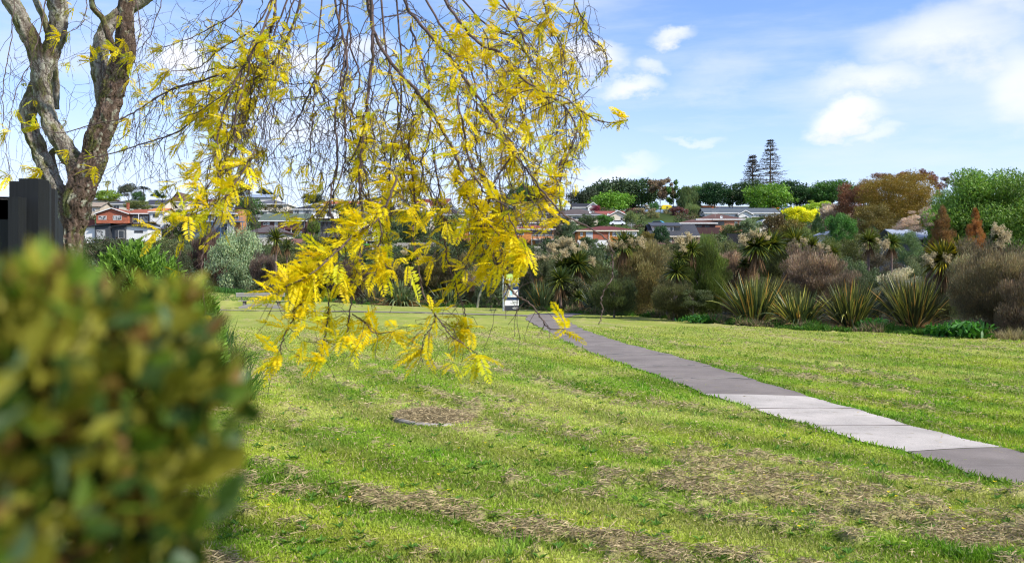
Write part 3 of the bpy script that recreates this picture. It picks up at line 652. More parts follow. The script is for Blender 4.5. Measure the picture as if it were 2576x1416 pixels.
# hanging branches: (u, v) from the crown down, depth at the start and the tip, start radius
BR = [
 ([(760, -160), (700, -60), (690, 47), (665, 103), (625, 149), (582, 174), (513, 202), (448, 221), (392, 246), (315, 295), (230, 314), (150, 335), (95, 318)], 5.6, 6.6, .016),
 ([(800, -160), (745, 40), (700, 140), (655, 190), (594, 218), (540, 262), (450, 330), (362, 361), (264, 391), (186, 401), (103, 428)], 5.4, 6.4, .014),
 ([(720, -100), (655, 90), (600, 190), (560, 290), (545, 390), (555, 470), (540, 560), (512, 620), (507, 690), (516, 795)], 5.2, 4.6, .012),
 ([(640, 100), (622, 190), (594, 280), (588, 373), (550, 435), (500, 500), (470, 570), (452, 640), (446, 715)], 5.4, 4.8, .010),
 ([(760, -100), (700, 60), (640, 218), (622, 280), (594, 357), (579, 420)], 5.8, 5.8, .010),
 ([(860, -120), (849, 78), (824, 140), (787, 211), (774, 242), (750, 298), (712, 351), (656, 423)], 5.5, 5.6, .013),
 ([(840, -120), (843, 0), (874, 155), (843, 280), (849, 404), (830, 500), (842, 600), (826, 700), (826, 755), (824, 806), (816, 850), (810, 885), (812, 905)], 5.5, 4.4, .012),
 ([(930, -160), (936, 0), (939, 124), (923, 264), (914, 326), (905, 440), (912, 560), (902, 655), (900, 684), (887, 728), (884, 755), (877, 800), (872, 850)], 5.0, 4.5, .019),
 ([(905, -160), (938, 71), (995, 170), (1048, 231), (1102, 309), (1137, 373), (1166, 444), (1190, 520), (1222, 600), (1268, 691), (1272, 710), (1289, 732), (1306, 748), (1335, 765), (1362, 800), (1382, 826), (1420, 828)], 5.0, 4.4, .018),
 ([(980, -160), (1017, 0), (1066, 71), (1130, 142), (1201, 242), (1244, 309), (1269, 355), (1290, 384), (1325, 426), (1357, 480), (1375, 503), (1403, 550)], 5.1, 4.5, .018),
 ([(1020, -160), (1130, 20), (1209, 114), (1255, 131), (1315, 199), (1372, 235), (1421, 270), (1450, 320), (1443, 355), (1421, 409), (1411, 444), (1395, 490)], 5.3, 4.8, .015),
 ([(1372, 235), (1418, 245), (1478, 291), (1514, 306), (1557, 309), (1580, 300)], 5.1, 5.2, .006),
 ([(1330, -120), (1365, 0), (1386, 64), (1415, 121), (1422, 178), (1436, 224), (1457, 270)], 5.6, 5.6, .009),
 ([(1400, -120), (1443, 0), (1464, 53), (1482, 92), (1511, 117), (1525, 142), (1527, 167)], 5.7, 5.7, .008),
 ([(1040, 300), (1030, 380), (1046, 520), (1040, 600), (1053, 673), (1063, 733), (1091, 785), (1126, 836), (1164, 864), (1202, 891)], 5.0, 4.3, .009),
 ([(1000, 440), (960, 540), (883, 599), (850, 625), (800, 650), (775, 710), (750, 782), (730, 816), (708, 860), (706, 893)], 4.4, 4.0, .009),
 ([(885, 790), (915, 808), (942, 837), (993, 833)], 4.5, 4.5, .004),
 ([(1091, 785), (1096, 800), (1089, 816), (1069, 847), (1062, 880)], 4.4, 4.4, .004),
 ([(1090, 380), (1110, 500), (1120, 600), (1125, 650), (1141, 707), (1162, 760), (1172, 800), (1176, 830)], 4.9, 4.6, .007),
 ([(870, -120), (880, 100), (905, 200), (880, 300), (900, 400), (890, 500), (860, 580)], 5.9, 5.7, .011),
 ([(950, -120), (970, 120), (1000, 250), (1010, 350), (1030, 450), (1040, 540)], 5.7, 5.3, .012),
 ([(990, -120), (1010, 200), (1000, 330), (980, 430), (985, 520), (970, 600)], 5.9, 5.4, .010),
 ([(820, -120), (800, 100), (790, 250), (780, 380), (790, 480)], 6.0, 5.8, .009),
 ([(1000, -120), (1120, 80), (1180, 160), (1200, 260), (1195, 360), (1215, 440), (1250, 490)], 5.6, 5.2, .012),
 ([(1060, -120), (1220, 60), (1300, 100), (1340, 180), (1385, 262)], 5.8, 5.6, .011),
 ([(1080, -120), (1280, 30), (1350, 60), (1400, 120)], 6.1, 5.9, .010),
 ([(780, -120), (720, 60), (700, 150), (690, 260), (670, 380)], 6.1, 6.0, .009),
 ([(650, -120), (600, 20), (530, 70), (470, 100), (410, 120)], 6.6, 6.6, .009),
 ([(730, -100), (650, 60), (560, 120), (500, 170), (430, 180)], 5.9, 6.0, .009),
 ([(1150, 240), (1180, 400), (1215, 480), (1270, 520), (1300, 590), (1322, 640)], 4.7, 4.4, .009),
 ([(1030, 60), (1075, 200), (1080, 330), (1060, 420), (1100, 520), (1160, 600), (1230, 640)], 5.4, 4.8, .010),
 ([(880, 60), (860, 200), (870, 330), (860, 430), (820, 520), (760, 560)], 5.6, 5.0, .010),
 ([(640, 380), (600, 450), (560, 500), (480, 540), (400, 580)], 4.9, 4.5, .007),
 ([(880, 600), (840, 640), (780, 690), (720, 720), (690, 745)], 4.2, 3.8, .007),
 ([(1190, 420), (1250, 480), (1265, 560), (1300, 620), (1318, 660)], 4.9, 4.5, .008),
 ([(1140, 440), (1180, 500), (1230, 560), (1260, 620), (1250, 660)], 4.7, 4.5, .008),
 ([(1290, 384), (1240, 470), (1220, 560), (1240, 650), (1262, 700)], 4.8, 4.6, .007),
 ([(1411, 400), (1405, 450), (1390, 500), (1350, 540)], 4.9, 4.7, .006),
 ([(1180, -120), (1290, 40), (1330, 150), (1310, 260), (1330, 340), (1300, 400)], 5.6, 5.2, .010),
 ([(930, 500), (960, 580), (950, 650), (990, 680)], 4.6, 4.4, .006),
 ([(120, -60), (105, 60), (80, 150), (40, 230), (20, 330)], 8.0, 7.6, .008), ([(330, -60), (352, 60), (340, 150), (352, 230), (320, 300)], 8.2, 8.0, .006),
 ([(225, -40), (215, 40), (195, 70), (150, 90)], 7.9, 7.6, .006), ([(40, -40), (30, 80), (10, 200), (8, 300), (22, 440)], 7.8, 7.6, .006), ([(300, 30), (280, 100), (262, 140), (240, 150)], 7.8, 7.5, .005),
 ([(420, -60), (395, 40), (372, 100), (330, 140)], 7.2, 7.2, .005),
]
bare = ([(1335, 440), (1380, 501), (1420, 541), (1479, 571), (1516, 595), (1538, 624), (1541, 667), (1538, 701), (1514, 744), (1515, 787), (1506, 816)], 4.5, 4.4, .0062)

YL = np.array((.87, .735, .016)); YG = np.array((.64, .65, .025)); YO = np.array((.86, .68, .02)); YB = np.array((.30, .22, .03))
ENV_V = [-200, 0, 120, 175, 200, 260, 330, 450, 560, 700, 800, 960]; ENV_R = [1440, 1490, 1535, 1525, 1475, 1495, 1480, 1450, 1410, 1350, 1390, 1260]; ENV_L = [0, 0, 0, 0, 0, 0, 0, 380, 390, 640, 660, 690]
def pinnate(b, P0, D0, L, k=13):
    """feather leaves: a drooping rachis with k pairs of narrow leaflets"""
    n = len(P0); D0 = unit(D0); up = np.array((0, 0, 1.)); side = unit(np.cross(D0, up)+rdir(n)*.35); nn_ = np.cross(side, D0)
    t = (np.arange(k)+1.)/(k+1)
    base = P0[:, None]+D0[:, None]*(L[:, None]*t)[..., None]; base[..., 2] -= (L*.16)[:, None]*t**2
    ll = (L*.27)[:, None]*np.sin(np.pi*(t*.86+.12))**.6
    bc = np.where((rng.random(n) < .68)[:, None], YL, np.where((rng.random(n) < .6)[:, None], YG, YO))*rng.uniform(.8, 1.15, n)[:, None]
    for s_ in (-1, 1):
        dd = unit(side[:, None]*s_*.85+D0[:, None]*.55+rng.normal(size=(n, k, 3))*.12-np.array((0, 0, .12)))
        Pf = base.reshape(-1, 3); C = np.repeat(bc[:, None], k, 1).reshape(-1, 3)*rng.uniform(.88, 1.1, n*k)[:, None]
        leaves(b, Pf, dd.reshape(-1, 3), np.repeat(nn_[:, None], k, 1).reshape(-1, 3)+rdir(n*k)*.25, ll.ravel(), ll.ravel()*.34, C)
    leaves(b, base[:, -1], D0-np.array((0, 0, .4)), nn_, ll[:, -1], ll[:, -1]*.4, bc)
def uv_of(p):
    return CU+p[0]/p[1]*F, CV-(p[2]-EYE)/p[1]*F
def clump(acc, p, sc_, bias):
    m = random.choice((2, 3, 4, 5, 6)); 
    D = rdir(m)*.8+bias*.6+np.array((-.5, -.15, .08)); acc[0].append(np.repeat(p[None], m, 0)+rng.normal(size=(m, 3))*.008); acc[1].append(D); acc[2].append(sc_*rng.uniform(.55, 1.15, m))
def sprout(bw, acc, p0, d0, length, r0, depth, sc_, leaf=1.):
    """zig-zag twig that sags; clumps of leaves at its nodes"""
    st = .05+.03*random.random(); k = max(2, int(length/st)); p = np.array(p0, float); d = unit(np.array(d0, float)); pts = [p.copy()]
    for i in range(k):
        d = unit(d+rng.normal(size=3)*np.array((.34, .34, .30))+np.array((0, 0, -.26))); p = p+d*st; pts.append(p.copy())
        if p[2] < .75 or p[1] < 3.2: break
        u, v = uv_of(p)
        if u > np.interp(v, ENV_V, ENV_R) or (v > 480 and u < np.interp(v, ENV_V, ENV_L)): break
        q_ = dens(u, v)*leaf
        if q_ > .02 and random.random() < q_**1.8*.33: clump(acc, p, sc_, d*.8)
        if depth > 0 and random.random() < (.30 if q_ > .2 else .32):
            sprout(bw, acc, p, d+rng.normal(size=3)*.8+np.array((0, 0, -.25)), length*.55*(1-i/k)+.08, r0*.6, depth-1, sc_, leaf)
        elif random.random() < .5:
            e = p+unit(rng.normal(size=3)+d*.5)*.025; tube(bw, [p, e], [r0*.7, .0009], 3, cap=False)
    tube(bw, pts, np.linspace(r0, .0011, len(pts)), 3, cap=False)
def sag(pts, d0, d1, r0, nm, twigs=True, leafk=1.):
    P = cr([(u, v) for u, v in pts], 8); n = len(P); t = np.linspace(0, 1, n); dd = d0+(d1-d0)*t
    P3 = np.array([W(P[i, 0]+random.gauss(0, 1.6), P[i, 1], dd[i]+random.gauss(0, .012)) for i in range(n)])
    rr_ = r0*.44*(1-t)**.8+.0021
    bw = B(); tube(bw, P3-TO, rr_, 7); acc = ([], [], [])
    bt = B()
    if twigs:
        for i in range(1, n):
            u, v = P[i]; 
            if v < -90: continue
            seg = P3[i]-P3[i-1]; T_ = unit(seg); L_ = np.linalg.norm(seg); q_ = dens(u, v)*leafk
            for k_ in range(max(1, int(L_/.05))):
                p = P3[i-1]+seg*random.random()
                if random.random() < q_**1.8*.53: clump(acc, p, .048+.045*random.random()+.045*(d0 < 5), T_*.6)
                if v > -15 and random.random() < (.50 if v < 520 else .24):
                    ln = (random.uniform(.25, .95) if v < 380 else random.uniform(.12, .5)) if v < 520 else random.uniform(.08, .28)
                    sprout(bt, acc, p, T_*.7+rng.normal(size=3)*.75, ln, min(.0034, rr_[i]*.6), 1, .055+.05*random.random()+.03*(d0 < 5), leafk)
        clump(acc, P3[-1], .12, unit(P3[-1]-P3[-2])); clump(acc, P3[-1], .12, unit(P3[-1]-P3[-2]))
    o = bw.obj(nm, MBR, tree, smooth=True)
    if bt.n: bt.V = [v_-TO for v_ in bt.V]; bt.obj('twigs', MTW, o)
    if acc[0]:
        bl = B(); pinnate(bl, np.concatenate(acc[0])-TO, np.concatenate(acc[1]), np.concatenate(acc[2])*1.15); bl.obj('leaves', M['yellow'], o)
    return o
for pts, d0, d1, r0 in BR: sag(pts, d0, d1, r0, 'hanging_branch')
sag(bare[0], bare[1], bare[2], bare[3], 'bare_branch', False)
# high boughs that carry the hanging branches, above the picture
for pts in ([(-1.2, 7.6, 6.6), (.0, 6.4, 6.5), (1.0, 5.6, 5.6)], [(-3.4, 8.2, 6.4), (-1.6, 6.8, 6.6), (-1.0, 5.5, 4.9)], [(-3.4, 8.2, 6.4), (-2.4, 6.4, 6.0), (-1.3, 5.6, 4.6)], [(-1.2, 7.6, 6.6), (.3, 6.2, 6.0), (.2, 5.2, 4.4)], [(-1.6, 6.8, 6.6), (-.6, 5.6, 5.9), (-.8, 5.1, 4.2)]):
    P = cr(pts, 8); b = B(); tube(b, P-TO, np.linspace(.06, .02, len(P)), 8); b.obj('bough', M['stemg'], tree, smooth=True)
for (X, Y) in ((680, -440), (820, -640), (1450, -480)): pass

# ------------------------------------------------------------ lance leaved shrub on the bank
def lance_shrub(name, u, vt, wu, d, label, n, seed, zc=None, leafL=.17, col=((.07, .17, .02), (.20, .34, .05)), base=None):
    top = W(u, vt, d); rx = wu/2/F*d; root = empty(name, (top[0], d, tz(top[0], d)), label, 'shrub'); H = top[2]-tz(top[0], d)
    b = B(); ns = n//16; a = rng.random(ns)*6.283; rr_ = np.sqrt(rng.random(ns)); zz = np.sqrt(np.clip(1-rr_**2, 0, 1))
    hh_ = H*(.22+.78*zz*rng.uniform(.72, 1., ns)); Px = rx*rr_*np.cos(a); Pyy = rx*.8*rr_*np.sin(a)
    low = rng.random(ns) < .35; hh_ = np.where(low, hh_*rng.random(ns), hh_)
    tip = np.stack([Px, Pyy, hh_], 1); ax_ = unit(np.stack([Px*.8, Pyy*.8, np.full(ns, .9)], 1)+rdir(ns)*.25)
    for k in range(16):
        t = k/16.; ph = k*2.4+rng.random(ns)*.5; o1 = unit(np.cross(ax_, (0.3, .9, .2))); o2 = np.cross(ax_, o1)
        rad = o1*np.cos(ph)[:, None]+o2*np.sin(ph)[:, None]
        D = unit(rad*(.95-.6*t)+ax_*(.45+.8*t)); c = np.array(col[0])*(1-t*.8)+np.array(col[1])*t*.8
        blades(b, tip-ax_*.22*(1-t)[...] if False else tip-ax_*.24*(1-t), D, leafL*rng.uniform(.8, 1.2, ns)*(1-.3*t), .034, .18, c*rng.uniform(.75, 1.3, ns)[:, None], k=2, side=unit(np.cross(D, ax_)))
    b.obj('foliage', M['gloss'], root); b = B()
    for i in range(26): tube(b, [(Px[i]*.1, Pyy[i]*.1, 0), (Px[i]*.6, Pyy[i]*.6, hh_[i]*.5), tip[i]], [.014, .009, .004], 4, cap=False)
    b.obj('stems', M['stem'], root); return root
lance_shrub('broadleaf_shrub', 345, 597, 330, 12.6, 'bright green lance leaved shrub mound right of the tree trunk', 15000, 1)
lance_shrub('broadleaf_shrub', 478, 690, 190, 12.2, 'smaller lance leaved shrub between the big mound and the lawn', 7000, 2)
lance_shrub('broadleaf_shrub', 90, 640, 300, 14.5, 'dark green shrub behind the black fence and tree trunk', 12000, 3)
def tuft(u, v, h, n, label, name='tall_grass_tuft', col=(.07, .15, .02)):
    d = EYE*F/(v-CV); x = (u-CU)/F*d; b = B(); P = np.stack([rng.normal(size=n)*.16, rng.normal(size=n)*.2, np.zeros(n)-.01], 1)
    D = unit(np.stack([rng.normal(size=n)*.4, rng.normal(size=n)*.4, np.ones(n)], 1)); c = np.array(col)*rng.uniform(.6, 1.6, n)[:, None]; c = np.where((rng.random(n) < .12)[:, None], np.array((.3, .27, .13)), c)
    blades(b, P, D, h*rng.uniform(.4, 1.1, n), .011, rng.random(n)*.6, c, k=4); o = b.obj(name, M['grass']); o.location = (x, d, tz(x, d)); tag(o, label, 'grass tuft', 'tall grass tufts on the left bank'); return o
tuft(585, 1005, .85, 500, 'tall grass tuft nearest the camera beside the blurred shrub'); tuft(572, 930, .9, 500, 'tall grass tuft behind the nearest one on the left bank', col=(.06, .12, .03)); tuft(556, 875, .9, 500, 'third tall grass tuft along the left edge of the lawn', col=(.055, .12, .03)); tuft(540, 830, .9, 450, 'farthest tall grass tuft beside the lance leaved shrub', col=(.06, .13, .02))
# ------------------------------------------------------------ crowns in a unit box: x, y in -1..1, z in 0..1
PROTO = {}
def crown_mesh(kind, seed, n, leaf, mat='leaf', wl=.5):
    key = (kind, seed, n, leaf, mat)
    if key in PROTO: return PROTO[key]
    rs = np.random.default_rng(seed*13+5); b = B()
    if kind == 'round': m, ctr, rad = 34, .66, (.20, .40)
    elif kind == 'lumpy': m, ctr, rad = 60, .74, (.13, .27)
    elif kind == 'open': m, ctr, rad = 22, .72, (.12, .26)
    elif kind == 'flat': m, ctr, rad = 26, .78, (.14, .30)
    elif kind == 'willow': m, ctr, rad = 26, .62, (.2, .36)
    elif kind == 'dense': m, ctr, rad = 110, .76, (.16, .30)
    elif kind == 'wispy': m, ctr, rad = 90, .8, (.10, .30)
    else: m, ctr, rad = 46, .7, (.12, .25)
    a = rs.random(m)*6.283; z = rs.uniform(-.85, .95, m) if kind != 'flat' else rs.uniform(.2, 1, m)
    if kind == 'wispy': z = np.where(rs.random(m) < .4, rs.uniform(-.98, -.3, m), rs.uniform(-.5, 1., m))
    s = np.sqrt(1-z*z); rk = ctr*rs.uniform(.55, 1.08, m); Cx = rk*s*np.cos(a); Cy = rk*s*np.sin(a); Cz = rk*z
    br = rs.uniform(*rad, m)
    if kind == 'cone':
        z = rs.random(m)**1.2; prof = (1-z)**.8*.72; Cx = prof*np.cos(a)*rs.uniform(.5, 1, m); Cy = prof*np.sin(a)*rs.uniform(.5, 1, m); Cz = z*1.8-.86; br = .10+.22*(1-z)
    if kind == 'flat': Cz = Cz*.9-.1
    if kind == 'dense': iq = rs.random(m) < .2; sc_i = np.where(iq, .45, 1); Cx, Cy, Cz = Cx*sc_i, Cy*sc_i, Cz*sc_i
    C3 = np.stack([Cx, Cy, Cz], 1); tone = rs.uniform(.72, 1.25, m) if kind != 'wispy' else rs.uniform(.5, 1.5, m)
    wgt = br**2; wgt /= wgt.sum(); k = rs.choice(m, n, p=wgt)
    d = unit(rs.normal(size=(n, 3))); shell_ = rs.random(n)**.33
    rough = 1+.35*(fbm(d[:, 0]*4+k, d[:, 2]*4+9, 7, 2)-.5)
    sq = np.array((1, 1, .75)) if kind != 'flat' else np.array((1, 1, .38))
    P = C3[k]+d*(br[k]*shell_*rough)[:, None]*sq
    if kind in ('willow',): P[:, 2] -= rs.random(n)*.25*(np.hypot(P[:, 0], P[:, 1]))
    lo, hi = np.percentile(P, .6, 0), np.percentile(P, 99.4, 0); P = (P-(lo+hi)/2)/((hi-lo)/2)
    P[:, :2] = np.clip(P[:, :2], -1.12, 1.12); P[:, 2] = np.clip(P[:, 2], -1.05, 1.15)*.5+.5
    r3 = lambda q: unit(rs.normal(size=(q, 3)))
    N = d*1.0+r3(n)*.8+np.array((0, 0, .25)); D = r3(n)+np.array((0, 0, .1))
    L = leaf*rs.uniform(.6, 1.35, n); Wd = L*wl
    if kind == 'willow': D = r3(n)*.35+np.array((0, 0, -1.)); Wd = L*.3; L = L*1.6
    if kind == 'wispy':
        D = d*.5+C3[k]*.5+r3(n)*.3+np.array((0, 0, .8)); Wd = L*.34; L = L*1.7; N = r3(n); sp_n = n//5; si = rs.integers(0, m, sp_n)
        st_ = rs.random(sp_n)**2*.20; P[:sp_n] = P[:sp_n]*.9; P[:sp_n, 2] += st_*(P[:sp_n, 2] > .35)
    if kind == 'cone': D = d*np.array((1, 1, -.2))+r3(n)*.4+np.array((0, 0, .15)); Wd = L*.35
    tn = tone[k]*rs.uniform(.7, 1.3, n); c = np.stack([tn*rs.uniform(.85, 1.2, n), tn, tn*rs.uniform(.8, 1.1, n)], 1)
    if kind == 'wispy':
        w_ = (rs.random(n) < .10) & (P[:, 2] > .35); c = np.where(w_[:, None], c*np.array((1.9, 1.9, 2.0)), c)
    leaves(b, P, D, N, L, Wd, c)
    global rng
    me = b.mesh('crown', M[mat]); PROTO[key] = me; return me
TR = {}
def trunk_mesh(seed, spread=.6, nl=7, r=.035):
    key = (seed, spread, nl, r)
    if key in TR: return TR[key]
    rs = random.Random(seed); b = B(); lean = rs.uniform(-.06, .06)
    P = cr([(0, 0, -.1), (lean*.5, 0, .2), (lean, .02, .45), (lean*1.6, 0, .8)], 5); tube(b, P, np.linspace(r*1.3, r*.35, len(P)), 8)
    for i in range(nl):
        a = i*2.4+rs.random(); z0 = .28+.35*i/nl; e = spread*rs.uniform(.6, 1.1); zz = z0+rs.uniform(.15, .4)
        Q = cr([(lean*z0*1.6, 0, z0), (e*.45*math.cos(a), e*.45*math.sin(a), z0+(zz-z0)*.55), (e*math.cos(a), e*math.sin(a), zz)], 4)
        tube(b, Q, np.linspace(r*.55, r*.14, len(Q)), 5, cap=False)
    TR[key] = b.mesh('trunk', M['stemg'], True); return TR[key]
def plant(name, kind, u, vt, vb, wu, d, tint, label, cat='tree', group=None, n=5000, leaf=.10, seed=None, mat='leaf', trunk=True, bark=(1, 1, 1), wl=.5, depth=1., spread=.55, tr=.03, crown='crown'):
    if seed is None: seed = 1
    vt = vt+(8 if kind == 'wispy' else 0); top = W(u, vt, d); gz = tz(top[0], d); cb = W(u, vb, d)[2]; r = wu/2/F*d*(1.04 if kind != 'wispy' else .98); h = max(top[2]-cb, .3)
    root = empty(name, (top[0], d, gz), label, cat, group); rz = random.uniform(-.5, .5)+seed
    lum = 1.0 if mat != 'leaf' else 1.6 if kind != 'wispy' else 2.0; tint = tuple(min(.8, q*lum) for q in tint)
    c = mkobj(crown, crown_mesh(kind, seed, n, leaf, mat, wl), root, tint); c.scale = (r*random.uniform(.94, 1.06), r*depth, h); c.location = (0, 0, cb-gz); c.rotation_euler = (0, 0, rz)
    if trunk:
        t = mkobj('trunk', trunk_mesh(seed*7 % 11, spread, 7, tr), root); H = top[2]-gz; t.scale = (r, r, H*.96); t.rotation_euler = (0, 0, rz*2)
    return root
DKG = (.022, .052, .014); MDG = (.045, .10, .02); BRG = (.10, .21, .018); OLV = (.12, .10, .018); RST = (.13, .058, .022); GRB = (.10, .074, .05); GRY = (.20, .155, .125); SIL = (.12, .165, .085); GGR = (.06, .095, .045); LIM = (.24, .33, .03); TAN = (.22, .19, .12); MAR = (.12, .02, .03); PAL = (.13, .17, .06); BLK = (.03, .045, .022); YEL = (.75, .56, .012)
RG = 'trees along the ridge line'
HG = 'trees and shrubs between the hillside houses'
def T(*a, **k): return plant(*a, **k)
far = dict(n=7000, leaf=.10)
# ridge line: name, kind, u, top, crown bottom, width, depth, tint, label
for i, (nm, kd, u, vt, vb, wu, d, ti, lb, bk) in enumerate([
 ('broad_tree', 'round', 1468, 476, 524, 58, 415, BLK, 'dark tree at the left end of the ridge row right of the golden branches', 1),
 ('broad_tree', 'dense', 1530, 453, 522, 104, 425, (.035, .06, .025), 'large dull green domed tree behind the bright green one on the ridge', 1),
 ('bright_tree', 'dense', 1539, 486, 535, 80, 370, BRG, 'vivid green rounded tree above the red roofed cream gable house', 1),
 ('broad_tree', 'dense', 1608, 455, 524, 88, 425, (.03, .062, .02), 'wide dark green tree left of the brown half bare gum', 1),
 ('gum_tree', 'open', 1661, 451, 500, 44, 410, (.13, .095, .06), 'brown leaved gum tree with long bare dark trunk on the ridge', 1),
 ('light_tree', 'open', 1694, 458, 512, 42, 412, (.07, .15, .02), 'airy bright green tree just right of the brown gum', 1),
 ('willow_tree', 'willow', 1730, 467, 522, 46, 405, (.09, .13, .045), 'pale green weeping willow in the ridge row', 1),
 ('broad_tree', 'round', 1763, 466, 505, 40, 425, (.06, .12, .02), 'small mid green tree between the willow and the very dark tree', 1),
 ('broad_tree', 'dense', 1798, 461, 516, 72, 405, (.018, .055, .016), 'very dark green spreading tree right of the ridge willow', 1),
 ('broad_tree', 'open', 1843, 468, 516, 52, 410, (.035, .085, .02), 'mid green tree left of the twin pines base', 1),
 ('broad_tree', 'dense', 1886, 458, 514, 70, 400, (.03, .06, .018), 'dark green tree at the foot of the shorter pine', 1),
 ('bright_tree', 'dense', 1938, 467, 530, 92, 385, (.095, .19, .018), 'large bright green tree in front of the taller pine', 1),
 ('broad_tree', 'dense', 1990, 457, 512, 74, 405, (.02, .055, .016), 'dark green tree right of the bright green tree below the pines', 1),
 ('broad_tree', 'round', 2030, 472, 518, 56, 408, (.022, .05, .018), 'lower dark tree next in the row towards the right hand woods', 1),
 ('broad_tree', 'round', 2064, 470, 516, 54, 400, (.028, .06, .016), 'dark green tree left of the pointed topped green tree', 1),
 ('broad_tree', 'dense', 2095, 457, 512, 84, 390, (.045, .11, .02), 'green tree with pointed top at the right end of the ridge row', 1),
 ('broad_tree', 'round', 2150, 466, 510, 60, 385, (.05, .10, .02), 'green tree showing above the rust coloured tree', 1),
 ('lime_tree', 'flat', 2047, 506, 536, 60, 330, LIM, 'flat topped lime green tree above the yellow tree', 1),
 ('yellow_tree', 'lumpy', 2017, 523, 562, 66, 300, YEL, 'bright yellow tree on the hillside at the right', 1),
 ('broad_tree', 'lumpy', 1303, 462, 512, 52, 400, (.055, .12, .025), 'mid green rounded tree behind the tip of the golden branches', 1),
 ('broad_tree', 'round', 1347, 466, 512, 60, 405, DKG, 'dark green tree just right of the mid green one behind the golden tips', 1),
 ('broad_tree', 'round', 1274, 490, 530, 48, 350, (.13, .17, .03), 'yellow green tree half hidden by the golden branches', 1)]):
    o = T(nm, kd, u, vt, vb, wu*1.2, d, ti, lb, group=RG, seed=i % 4+1, **far)
PROTOS_FAR = far
